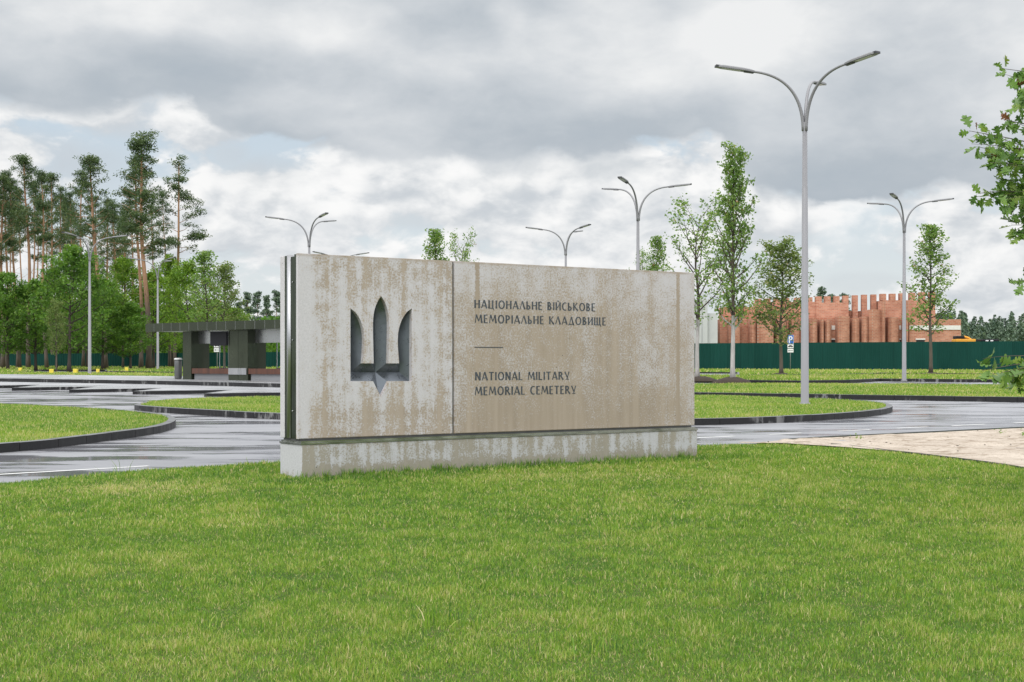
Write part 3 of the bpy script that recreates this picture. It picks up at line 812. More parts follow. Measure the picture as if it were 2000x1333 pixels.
SA, SB = along(re_ + [G(2700, 800)], 110), along(le_[::-1], 110); tt = np.linspace(0, 1, 60)[:, None, None]
SG = SA[None] * (1 - tt) + SB[None] * tt; sx, sy = SG[..., 0], SG[..., 1]
edge_f = np.clip(np.minimum(tt[..., 0], 1 - tt[..., 0]) * 6, 0, 1)
sz = zg_np(sx, sy) + .03 + edge_f * ((fbm(sx * 1.3, sy * 1.3, 51, 3) - .45) * .11 + (fbm(sx * 6, sy * 6, 61, 3) - .5) * .05)
co = np.stack([sx, sy, sz], 2).reshape(-1, 3)
q = [[j * 110 + i, (j + 1) * 110 + i, (j + 1) * 110 + i + 1, j * 110 + i + 1] for j in range(59) for i in range(109)]
o = link_mesh('sand', np_mesh('sand', co, quads=q, mat=M['sand'], smooth=True))
tag(o, kind='structure')
k = MB(); A = [(x, y - .05, zg(y) - .02) for x, y in re_]
B = [(x, y - .05, zg(y) + .05) for x, y in re_]; B2 = [(x, y + .04, zg(y) + .05) for x, y in re_]; A2 = [(x, y + .04, zg(y) - .02) for x, y in re_]
k.strip(A, B); k.strip(B, B2); k.strip(B2, A2)
tag(k.build('kerb', M['edging']), kind='structure')
k = MB(); lc = catmull([(x, y) for x, y in le_[:-2]], 5)[:-5]
A = [(x, y, zg(y) - .02) for x, y in lc]; B = [(x, y, zg(y) + .04) for x, y in lc]; B2 = [(x - .01, y - .03, zg(y) + .04) for x, y in lc]; A2 = [(x - .01, y - .03, zg(y) - .02) for x, y in lc]
k.strip(A, B); k.strip(B, B2); k.strip(B2, A2)
tag(k.build('lawn_edging', M['edging']), kind='structure')
# crumbs of bark and soil lying on the sand
k = MB()
poly_s = [tuple(v) for v in SA] + [tuple(v) for v in SB[::-1]]
while len(k.f) < 6 * 120:
    x, y = R.uniform(3.5, 16), R.uniform(15, 31)
    if not in_poly(np.array([x]), np.array([y]), poly_s)[0]: continue
    s_ = R.uniform(.004, .013); Mx = Matrix.Translation((x, y, zg(y) + .04)) @ Matrix.Rotation(R.uniform(0, 6.28), 4, 'Z') @ Matrix.Rotation(R.uniform(-.3, .3), 4, 'X')
    k.box(-s_ * R.uniform(.8, 2.2), -s_, -s_ * .3, s_, s_ * R.uniform(.5, 1), s_ * .4, M=Mx)
tag(k.build('debris', M['mulch']), 'scattered dark crumbs of bark and soil on the pale sand', kind='stuff')

# ---- painted lines
k = MB()
for (a, c, a2, c2, wd) in ((-300, 946, 0, 927.5, .10), (0, 927.5, 290, 911, .10), (1362, 856, 1434, 852.6, .11), (1500, 849.6, 1566, 846.4, .11), (1636, 843, 1700, 840, .11), (1752, 837.3, 1812, 834.5, .11), (1860, 832.3, 1925, 829.3, .11), (1980, 827, 2050, 823.6, .11)):
    p, q_ = Vector(G(a, c)), Vector(G(a2, c2)); d = (q_ - p).normalized(); nn = Vector((-d.y, d.x)) * wd / 2
    k.poly([(v.x, v.y, zg(v.y) + .005) for v in (p - nn, q_ - nn, q_ + nn, p + nn)])
tag(k.build('road_marking', M['paint']), kind='structure')

# ------------------------------------------------------------------ the sign
AX, AY = -2.626, 17.5
UX, UY = 0.8128, 0.5827
TH = math.atan2(UY, UX)
LEN, THK = 6.607, 0.505
ZT, ZB, BT = 2.967, 0.680, 0.612


def face(px, py):
    """local (x, z) on the sign's front face of a place in the photo"""
    kk = (px - 1000) / F
    t = (AY * kk - AX) / (UX - UY * kk)
    return t, zat(py, AY + UY * t)


sign = tag(empty('monument_sign', (AX, AY, 0), TH), 'long weathered concrete monument sign with carved trident and bilingual inscription', 'sign')
b = MB(); b.box(0.0, -0.075, 0.02, LEN - 0.02, THK, BT); b.build('base', M['base'], sign, bevel=0.012)
b = MB(); b.box(-0.012, -0.082, BT, LEN - 0.01, THK - .003, BT + .018); b.box(.012, -0.045, BT + .0182, LEN - 0.03, THK - .01, BT + .042)
b.build('ledge', M['ledge'], sign)
b = MB(); b.box(0.03, 0.02, BT + .0422, LEN - .05, THK - .04, ZB + 0.004); b.build('recess_band', M['joint'], sign)
# core between the two concrete skins, then the end trim
b = MB(); b.box(0.10, 0.056, ZB + 0.006, 2.0, 0.10, ZT - 0.03)
X1 = face(884.2, 600)[0]; X2 = face(887.2, 600)[0]
PT = 0.066        # thickness of the concrete skin


def panel(name, x0, x1, mat, hole=None):
    bm = bmesh.new()

    def ring(pts, y): return [bm.verts.new((p[0], y, p[1])) for p in pts]
    outer = [(x0, ZB), (x1, ZB), (x1, ZT), (x0, ZT)]
    ed = []
    rings = [outer] + ([hole] if hole else [])
    for r in rings:
        v = ring(r, 0.0)
        ed += [bm.edges.new((v[i], v[(i + 1) % len(v)])) for i in range(len(v))]
    bmesh.ops.triangle_fill(bm, use_beauty=True, use_dissolve=False, edges=ed, normal=(0, -1, 0))
    for r in rings:
        a = ring(r, 0.0); c = ring(r, PT)
        for i in range(len(r)):
            j = (i + 1) % len(r); bm.faces.new((a[i], a[j], c[j], c[i]))
    bmesh.ops.remove_doubles(bm, verts=bm.verts, dist=1e-5)
    bmesh.ops.recalc_face_normals(bm, faces=bm.faces)
    # soft arris on the outer edges of the skin
    be = [e for e in bm.edges if len(e.link_faces) == 2 and abs(e.calc_face_angle(0) - math.pi / 2) < 0.2 and all(abs(v.co.y) < 1e-5 for v in e.verts)
          and (all(abs(v.co.x - x0) < 1e-5 for v in e.verts) or all(abs(v.co.x - x1) < 1e-5 for v in e.verts) or all(abs(v.co.z - ZT) < 1e-5 for v in e.verts) or all(abs(v.co.z - ZB) < 1e-5 for v in e.verts))]
    if be: bmesh.ops.bevel(bm, geom=be, offset=0.008, segments=2, affect='EDGES')
    me = bpy.data.meshes.new(name); bm.to_mesh(me); bm.free(); me.materials.append(mat)
    return link_mesh(name, me, sign)


# trident outline, measured on the face: axis at px 744.4; offsets and rows in 1/6.347 px
def tri(dx, yy):
    return face(670 + (472 + dx) / 6.347, 570 + yy / 6.347)


mid_r = [(0, 55), (26, 92), (48, 132), (70, 186), (85, 240), (96, 310), (101, 390), (101, 480), (99, 580), (97, 680), (95, 780), (92, 890)]
arm_in = [(380, 208), (330, 243), (295, 285), (262, 340), (238, 400), (222, 455), (211, 520), (207, 590), (209, 680), (215, 780), (224, 890)]
YB_, YC, YV, YN = 1110, 890, 1000, 1310
NW = 100
outl = [(-dx, y) for dx, y in mid_r][::-1][:-1] + mid_r                       # up the left of the middle prong, down its right
outl += [(dx, y) for dx, y in arm_in[::-1]] + [(380, YB_), (NW, YB_), (0, YN), (-NW, YB_), (-380, YB_)] + [(-dx, y) for dx, y in arm_in]
hole = [tri(*p) for p in outl]
b_front = panel('front_panel', 0.0, X1, M['emblem'], hole); b_front["label"] = "emblem panel, paler, with the carved trident"
o = panel('front_panel', X2, LEN, M['text']); o["label"] = "inscription panel, browner, with the lettering"
# V-cut carved walls behind the opening
DV = 0.085
cb = MB()


def P3(dx, yy, d):
    t, z = tri(dx, yy); return (t, PT - 0.002 + d * DV, z)


def dense(pts, n=36):
    p = np.array(pts, float); u = np.linspace(p[0, 1], p[-1, 1], n); return [(float(np.interp(y_, p[:, 1], p[:, 0])), float(y_)) for y_ in u]


dm, da = dense(mid_r), dense(arm_in)
for s_ in (-1, 1):
    cb.strip([P3(s_ * dx, y, 0) for dx, y in dm], [P3(0, y + 110 * (y - 55) / 835, min(1, dx / 88)) for dx, y in dm])
    va = [P3(s_ * (dx + 380) / 2, y + 110 * (y - 208) / 682, min(1, (380 - dx) / 150)) for dx, y in da]
    cb.strip([P3(s_ * dx, y, 0) for dx, y in da], va)
    cb.strip([P3(s_ * 380, y + 220 * (y - 208) / 682, 0) for dx, y in da], va)
    cb.poly([P3(s_ * 224, YC, 0), P3(s_ * 92, YC, 0), P3(0, YV, 1), P3(s_ * 302, YV, 1)])
    cb.poly([P3(s_ * 380, YB_, 0), P3(s_ * 302, YV, 1), P3(0, YV, 1), P3(s_ * NW, YB_, 0)])
    cb.poly([P3(s_ * NW, YB_, 0), P3(0, YV, 1), P3(0, YN, 0)])
cb.build('carved_trident', M['carved'], sign)
# fill behind the panels, joint, back skin, end trim
b = MB(); b.box(X1 - 0.006, 0.02, ZB, X2 + 0.006, 0.10, ZT - 0.012); b.build('panel_joint', M['joint'], sign)
b = MB(); b.box(0.0, 0.385, ZB, LEN, THK, ZT - 0.01); b.build('back_panel', M['plain'], sign, bevel=0.008)
b = MB(); b.box(0.05, 0.21, ZB + .006, LEN - .05, 0.384, ZT - 0.05); b.box(X2 + 0.05, 0.0665, ZB + .006, LEN - .05, 0.209, ZT - .05); b.build('core', M['joint'], sign)
b = MB(); b.box(0.004, 0.0662, ZB, 0.05, 0.125, ZT - .006); b.box(0.02, 0.1252, ZB, 0.05, 0.250, ZT - .03); b.box(0.006, 0.335, ZB, 0.05, 0.3848, ZT - .012)
b.build('end_trim', M['mirror_strip'], sign)
b = MB(); b.tube([(0.032, 0.292, ZB), (0.032, 0.292, ZT - .004)], [0.042, 0.042], 14); b.build('end_post', M['steel'], sign)
for z in (2.62, 1.9, 1.02):
    b = MB(); b.tube([(0.021, 0.19, z), (0.008, 0.19, z)], [0.011, 0.008], 8); b.build('bolt', M['steel'], sign)

# ---- lettering: drawn as flared strokes, cut to shallow inlays
SW = 0.15


def st(x0, y0, x1, y1, w0=SW * 1.15, w1=None, wm=None):
    w1 = w0 if w1 is None else w1; wm = (w0 + w1) / 2 * 0.82 if wm is None else wm
    return [(x0, y0, w0), ((x0 + x1) / 2, (y0 + y1) / 2, wm), (x1, y1, w1)]


def arc(cx, cy, rx, ry, a0, a1, wv, wh, n=16):
    out = []
    for i in range(n + 1):
        a = math.radians(a0 + (a1 - a0) * i / n); out.append((cx + rx * math.cos(a), cy + ry * math.sin(a), wh + (wv - wh) * abs(math.cos(a))))
    return out


T = 0.075
VS = lambda x, y0=0, y1=1: st(x, y0, x, y1)
GL = {
    'H': (.62, [VS(.08), VS(.54), st(.08, .50, .54, .53, T)]),
    'A': (.66, [st(.03, 0, .33, 1, .09, .12), st(.33, 1, .62, 0, .16, .18), st(.14, .30, .50, .30, T)]),
    'Ts': (.68, [VS(.08, .02), VS(.48, .02), st(.04, .035, .56, .035, T), st(.54, .06, .64, -.2, .12, .05)]),
    'I': (.17, [VS(.085)]),
    'O': (.74, [arc(.37, .5, .29, .47, 0, 360, .15, .085, 28)]),
    'Lc': (.64, [st(.03, 0, .31, 1, .09, .08), st(.31, 1, .60, 0, .15, .18)]),
    'Sf': (.50, [VS(.08), arc(.10, .26, .30, .235, -90, 90, .15, T, 12)]),
    'E': (.46, [VS(.08), st(.08, .965, .42, .965, T, .10), st(.08, .53, .37, .53, T, .09), st(.08, .035, .42, .035, T, .10)]),
    'V': (.52, [VS(.08), arc(.10, .74, .24, .225, -90, 90, .14, T, 12), arc(.10, .27, .31, .24, -90, 90, .15, T, 12)]),
    'Y_': (.62, [VS(.08), VS(.54), st(.08, .1, .54, .9, .08), arc(.31, 1.26, .13, .12, 200, 340, .06, .08, 8)]),
    'S': (.58, [arc(.38, .5, .30, .47, 62, 298, .15, .085, 20)]),
    'K': (.60, [VS(.08), st(.12, .48, .50, 1, .06, .11), st(.18, .55, .57, 0, .12, .18)]),
    'M': (.84, [st(.04, 0, .16, 1, .08, .12), st(.16, 1, .42, .20, .16, .09), st(.42, .20, .66, 1, .08, .10), st(.66, 1, .78, 0, .15, .18)]),
    'P': (.52, [VS(.08), arc(.10, .70, .32, .265, -90, 90, .15, T, 12)]),
    'D': (.70, [st(.12, .04, .36, 1, .08, .08), st(.36, 1, .58, .04, .15, .16), st(.02, .035, .68, .035, T), st(.05, .05, .03, -.08, .08, .1), st(.65, .05, .67, -.08, .08, .1)]),
    'I_': (.62, [VS(.08), VS(.54), st(.08, .1, .54, .9, .08)]),
    'Sh': (.90, [VS(.08, .02), VS(.39, .02), VS(.70, .02), st(.04, .035, .80, .035, T), st(.78, .06, .88, -.2, .12, .05)]),
    'N': (.62, [VS(.08), VS(.54), st(.08, .98, .54, .02, .17)]),
    'T': (.58, [VS(.29), st(.02, .965, .56, .965, .09, .09)]),
    'L': (.46, [VS(.08), st(.08, .035, .44, .035, T, .11)]),
    'R': (.60, [VS(.08), arc(.10, .72, .30, .245, -90, 90, .15, T, 12), st(.26, .48, .57, 0, .12, .18)]),
    'Y': (.60, [st(.04, 1, .36, .22, .15, .13), st(.56, 1, .30, .08, .11, .08), st(.14, .05, .52, .05, .06, .085)]),
    ' ': (.34, []),
}


def lettering(keys, pxl, pxr, rows, name_label):
    """rows: (top-left, bottom-left, top-right, bottom-right) photo rows of the capitals"""
    xl, zt0 = face(pxl, rows[0]); _, zb0 = face(pxl, rows[1]); xr, zt1 = face(pxr, rows[2]); _, zb1 = face(pxr, rows[3])
    cap = ((zt0 - zb0) + (zt1 - zb1)) / 2; zb = (zb0 + zb1) / 2
    gap = 0.15
    tot = sum(GL[k_][0] for k_ in keys) + gap * (len(keys) - 1)
    sx = (xr - xl) / tot
    lb = MB(); cur = 0.0
    for k_ in keys:
        adv, strokes = GL[k_]
        for i_s, s in enumerate(strokes):
            L_, R_ = [], []
            pts = [Vector((xl + (cur + p[0]) * sx, zb + p[1] * cap)) for p in s]
            for i, p in enumerate(pts):
                d = (pts[min(i + 1, len(pts) - 1)] - pts[max(i - 1, 0)]).normalized()
                nn = Vector((-d.y, d.x)) * s[i][2] * 0.5 * (cap * 1.42)
                L_.append(p + nn); R_.append(p - nn)
            dep = -0.0022 - 0.0004 * i_s
            lb.strip([(v.x, dep, v.y) for v in L_], [(v.x, dep, v.y) for v in R_])
            for side in (L_, R_): lb.strip([(v.x, dep, v.y) for v in side], [(v.x, 0.004, v.y) for v in side])
            for a_, c_ in ((L_[0], R_[0]), (L_[-1], R_[-1])): lb.poly([(a_.x, dep, a_.y), (c_.x, dep, c_.y), (c_.x, .004, c_.y), (a_.x, .004, a_.y)])
        cur += adv + gap
    o = lb.build('lettering', M['letter'], sign, recalc=True); o["label"] = name_label


lettering(['H', 'A', 'Ts', 'I', 'O', 'H', 'A', 'Lc', 'Sf', 'H', 'E', ' ', 'V', 'I', 'Y_', 'S', 'Sf', 'K', 'O', 'V', 'E'], 926.5, 1162.5, (586, 601.8, 593.2, 608.6), 'first Ukrainian line of the inscription')
lettering(['M', 'E', 'M', 'O', 'P', 'I', 'A', 'Lc', 'Sf', 'H', 'E', ' ', 'K', 'Lc', 'A', 'D', 'O', 'V', 'I_', 'Sh', 'E'], 927.5, 1183.5, (614.8, 630.6, 620.7, 636), 'second Ukrainian line of the inscription')
lettering(['N', 'A', 'T', 'I', 'O', 'N', 'A', 'L', ' ', 'M', 'I', 'L', 'I', 'T', 'A', 'R', 'Y'], 928, 1112, (726.8, 743, 727, 742.2), 'first English line of the inscription')
lettering(['M', 'E', 'M', 'O', 'R', 'I', 'A', 'L', ' ', 'S', 'E', 'M', 'E', 'T', 'E', 'R', 'Y'], 927.5, 1125, (755.7, 772.3, 754, 769.5), 'second English line of the inscription')
(xa, za), (xb_, zb_) = face(927, 678.6), face(982.3, 679.4)
b = MB(); b.box(xa, -0.0025, za - .006, xb_, 0.004, za + .006); b.build('dividing_rule', M['letter'], sign)

# ------------------------------------------------------------------ street lamps
HS = 8.16


def make_lamp():
    root = empty('street_lamp', (0, 0, 0))
    b = MB(); b.tube([(0, 0, -.05), (0, 0, .03), (0, 0, .031), (0, 0, 2.6), (0, 0, 2.601), (0, 0, HS - 1.9), (0, 0, HS - 1.899), (0, 0, HS)], [.16, .16, .116, .108, .103, .082, .078, .068], 20)
    b.build('pole', M['pole'], root)
    for k in range(3):
        an = math.radians(78 + 120 * k); dx, dy = math.cos(an), math.sin(an)
        P = [(.045, -.25), (.06, .75), (.52, 1.38), (1.60, 1.44)]
        pts, rad = [], []
        for i in range(21):
            t = i / 20; w_ = ((1 - t) ** 3, 3 * t * (1 - t) ** 2, 3 * t * t * (1 - t), t ** 3)
            r_ = sum(a * p[0] for a, p in zip(w_, P)); z_ = sum(a * p[1] for a, p in zip(w_, P))
            pts.append((dx * r_, dy * r_, HS + z_)); rad.append(.052 - .017 * t)
        b = MB(); b.tube(pts, rad, 12); arm = b.build('arm', M['pole'], root)
        h = MB(); Mx = Matrix.Translation((dx * 1.50, dy * 1.50, HS + 1.44)) @ Matrix.Rotation(an, 4, 'Z') @ Matrix.Rotation(math.radians(-6.5), 4, 'Y')
        prof = [(0, -.05), (.08, -.085), (.30, -.125), (1.02, -.125), (1.12, -.085), (1.15, 0), (1.12, .085), (1.02, .125), (.30, .125), (.08, .085), (0, .05)]
        n = len(prof); bb = len(h.v)
        for (zz, sc) in ((-.035, .9), (-.03, 1.0), (.015, 1.0), (.045, .80)):
            for (px_, py_) in prof: h.v.append(tuple(Mx @ Vector((.575 + (px_ - .575) * (sc if sc < 1 else 1), py_ * sc, zz))))
        for l_ in range(3):
            for i in range(n): h.face((bb + l_ * n + i, bb + l_ * n + (i + 1) % n, bb + (l_ + 1) * n + (i + 1) % n, bb + (l_ + 1) * n + i), 0)
        h.face([bb + i for i in range(n)][::-1], 0); h.face([bb + 3 * n + i for i in range(n)], 0)
        h.box(1.04, -.10, -.03, 1.16, .10, .03, 1, M=Mx)
        h.box(.02, -.06, -.06, .30, .06, -.02, 1, M=Mx)
        h.box(.42, -.09, -.045, .98, .09, -.0345, 2, M=Mx)
        h.build('lamp_head', [M['pole'], M['lamp_dark'], M['lamp_glass']], arm)
    return root


lamp0 = make_lamp()
lamps = [  # photo column, row of the split, turn of the head, label
    (1572, 238, 0, 'tall grey three-armed street lamp on the grass island right of the concrete sign'),
    (1246, 421, 173, 'three-armed street lamp rising behind the right half of the sign, one head tilted toward us'),
    (1766, 445, 178, 'three-armed street lamp in front of the green fence beside the slender right tree'),
    (604, 474, -25, 'three-armed street lamp behind the left end of the sign, head and arms showing above it'),
    (1105, 491, -12, 'short-looking three-armed street lamp peeking over the middle of the sign'),
    (175, 503, 150, 'three-armed street lamp on the lawn strip before the pines, left of the bus shelter'),
    (308, 540, -14, 'three-armed street lamp standing behind the left end of the bus shelter roof'),
    (662, 540, 140, 'distant street lamp with only two heads showing just above the sign'),
]
for i, (px, row, rot, lab) in enumerate(lamps):
    Y = (HS + .17 - EYE) * F / ((HY - row) - SL * F)
    o = lamp0 if i == 0 else copy_tree(lamp0)
    if i == 7: Y = 118.0
    o.location = (at(px, Y), Y, zg(Y) + .15)
    o.rotation_euler = (0, 0, math.radians(rot) - math.atan((px - 1000) / F))
    tag(o, lab, 'street lamp', 'three-armed street lamps')
bpy.context.view_layer.update()

# ------------------------------------------------------------------ trees
def leaf_cloud(cen, size, g, tint, up=0.5, aspect=0.62):
    """one bent diamond leaf per centre"""
    n = len(cen)
    nrm = g.normal(0, 1, (n, 3)); nrm[:, 2] += up; nrm /= np.linalg.norm(nrm, axis=1)[:, None]
    r = g.normal(0, 1, (n, 3)); a = np.cross(nrm, r); a /= np.linalg.norm(a, axis=1)[:, None] + 1e-9; c = np.cross(nrm, a)
    s = np.asarray(size)[:, None] * np.ones((n, 1))
    v = np.empty((n, 4, 3), np.float32)
    v[:, 0] = cen - a * s * .5; v[:, 1] = cen + c * s * .5 * aspect + nrm * s * .08; v[:, 2] = cen + a * s * .5 - nrm * s * .06; v[:, 3] = cen - c * s * .5 * aspect + nrm * s * .08
    return v.reshape(-1, 3), np.arange(n * 4).reshape(-1, 4), np.repeat(tint, 4)


def limb_path(p, d, ln, g, up, n=5, jit=.10):
    pts = [np.array(p, float)]; d = np.array(d, float)
    for i in range(n):
        d = d + np.array([g.normal(0, jit), g.normal(0, jit), up + g.normal(0, jit * .6)]); d /= np.linalg.norm(d)
        pts.append(pts[-1] + d * ln / n)
    return pts


def tree_meshes(name, seed, h, half_w, base, shape, nl, leaves, lsize, leafmat, barkmat, tr, spread=.34, rise=.75, up=.12, twigs=3, lean=0.02, upf=.4):
    """a tapered trunk with limbs, and a crown of single leaves clumped on the twigs. shape(t): crown half width over 0..1 of the crown"""
    g = np.random.default_rng(seed); b = MB()
    kx, ky = g.normal(0, lean, 2) * h
    cen = lambda z: np.array([kx * (z / h) ** 1.5 + .012 * h * math.sin(z * 1.1 + seed) * (z / h), ky * (z / h) ** 1.5 + .012 * h * math.cos(z * .9 + seed) * (z / h), z])
    zs = np.linspace(-.1, h * .96, 14)
    b.tube([cen(max(z, 0)) + np.array([0, 0, min(z, 0)]) for z in zs], [tr * (1 - .92 * max(z, 0) / h) + (.5 * tr if z < 0 else 0) for z in zs], 9)
    tips, wt = [], []
    for i in range(nl):
        t = ((i + .5 * g.random()) / nl) ** .92; z = base + (h - base) * t * .97
        a = i * 2.399 + g.normal(0, .35); ln = max(.25, half_w * shape(t) * g.uniform(.75, 1.3) * math.sqrt(1 + rise * rise))
        d = np.array([math.cos(a), math.sin(a), rise * g.uniform(.6, 1.3)]); d /= np.linalg.norm(d)
        path = limb_path(cen(z * .985), d, ln * 1.15, g, up)
        r0 = min(tr * .42, tr * (1 - .9 * z / h) * .6 + .008)
        b.tube(path, [r0 * (1 - .85 * k / 5) for k in range(6)], 5, cap=False)
        for k in range(1, 6):
            tips.append(path[k]); wt.append(.5 + .22 * k)
        for j in range(twigs):
            k = g.integers(1, 5); dd = d + g.normal(0, .7, 3); dd /= np.linalg.norm(dd)
            tw = limb_path(path[k], dd, ln * g.uniform(.25, .5), g, up * .5, 3)
            b.tube(tw, [r0 * .4, r0 * .3, r0 * .2, r0 * .1], 4, cap=False)
            tips += tw[1:]; wt += [.8, 1.0, 1.2]
    tips.append(cen(h * .93)); wt.append(1.2); tips.append(cen(h * .98)); wt.append(1.)
    tips = np.array(tips); wt = np.array(wt); wt = wt * g.uniform(.3, 1.7, len(wt))
    idx = g.choice(len(tips), leaves, p=wt / wt.sum())
    off = g.normal(0, 1, (leaves, 3)); off /= np.linalg.norm(off, axis=1)[:, None]; off *= (g.random(leaves) ** .5)[:, None]
    c = tips[idx] + off * spread * np.array([1, 1, .75])
    tint = np.clip(.45 + (g.random(len(tips))[idx] - .5) * .55 + g.normal(0, .16, leaves), 0, 1)
    co, q, tn = leaf_cloud(c, lsize * g.uniform(.65, 1.35, leaves), g, tint, upf)
    crown = np_mesh(name + '_crown', co, quads=q, mat=leafmat, attrs={'tint': tn})
    tm = bpy.data.meshes.new(name + '_trunk'); tm.from_pydata([tuple(map(float, v)) for v in b.v], [], b.f); tm.materials.append(barkmat); tm.polygons.foreach_set('use_smooth', [True] * len(b.f)); tm.update()
    return tm, crown


def pine_meshes(name, seed, h, base, half_w, tufts, tr, lean=(0, 0), needle='needle', per=36, nsize=.25, dead=10, irregular=.5):
    g = np.random.default_rng(seed); b = MB()
    cen = lambda z: np.array([lean[0] * z / h + .006 * h * math.sin(z * .33 + seed), lean[1] * z / h + .006 * h * math.cos(z * .27 + seed), z])
    zs = np.linspace(-.1, h * .97, 16)
    b.tube([cen(max(z, 0)) + np.array([0, 0, min(z, 0)]) for z in zs], [tr * (1 - .78 * (max(z, 0) / h) ** 1.1) + (.3 * tr if z < .2 else 0) for z in zs], 9)
    tips = []; nb = max(10, int(tufts / 4)); mass = np.exp(g.normal(0, irregular, nb))
    for i in range(nb):
        t = (i + g.random()) / nb; z = base + (h - base) * t
        prof = (1 - t) ** .6 * (.55 + .45 * min(1, t / .25)) if t < .8 else (1 - t) ** .55 * .9
        a = i * 2.399 + g.normal(0, .5); ln = half_w * max(.16, prof) * g.uniform(.55, 1.2)
        d = np.array([math.cos(a), math.sin(a), g.uniform(-.05, .45) + .35 * t]); d /= np.linalg.norm(d)
        path = limb_path(cen(z * .985), d, ln, g, .10, 4, .16)
        r0 = max(.02, tr * .30 * (1 - t * .7)); b.tube(path, [r0, r0 * .7, r0 * .5, r0 * .35, r0 * .2], 5, cap=False)
        m = max(2, int(tufts / nb * mass[i]))
        for j in range(m):
            k = g.integers(2, 5); p = path[k] + g.normal(0, 1, 3) * np.array([.28, .28, .16]) * half_w * .34
            tips.append(p)
    for j in range(4): tips.append(cen(h * g.uniform(.93, .99)))
    for i in range(dead):                                   # bare dead snags below the crown
        z = g.uniform(.30 * h, base + .1 * (h - base)); a = g.uniform(0, 6.28)
        d = np.array([math.cos(a), math.sin(a), g.uniform(-.3, .35)]); d /= np.linalg.norm(d)
        pth = limb_path(cen(z), d, g.uniform(.5, 1.9), g, .03, 3, .2); b.tube(pth, [.03, .024, .018, .01], 4, cap=False)
    tips = np.array(tips); n = len(tips) * per
    idx = np.repeat(np.arange(len(tips)), per)
    off = g.normal(0, 1, (n, 3)); off /= np.linalg.norm(off, axis=1)[:, None]
    r = g.random(n)[:, None] ** .6
    c = tips[idx] + off * r * np.array([.58, .58, .34]) * (half_w / 2.4) ** .5
    tint = np.clip(.42 + (g.random(len(tips))[idx] - .5) * .6 + off[:, 2] * .12 + g.normal(0, .14, n), 0, 1)
    co, q, tn = leaf_cloud(c, nsize * g.uniform(.6, 1.4, n), g, tint, .3, .34)
    crown = np_mesh(name + '_crown', co, quads=q, mat=M[needle], attrs={'tint': tn})
    tm = bpy.data.meshes.new(name + '_trunk'); tm.from_pydata([tuple(map(float, v)) for v in b.v], [], b.f); tm.materials.append(M['bark_pine']); tm.polygons.foreach_set('use_smooth', [True] * len(b.f)); tm.update()
    return tm, crown


def plant(kind, meshes, x, y, rz, sc, label, cat, group, raised=.12, dz=0.0):
    e = empty(kind, (x, y, zg(y) + raised + dz), rz)
    e.scale = sc if isinstance(sc, (tuple, list)) else (sc, sc, sc)
    link_mesh('trunk', meshes[0], e); link_mesh('crown', meshes[1], e)
    return tag(e, label, cat, group)


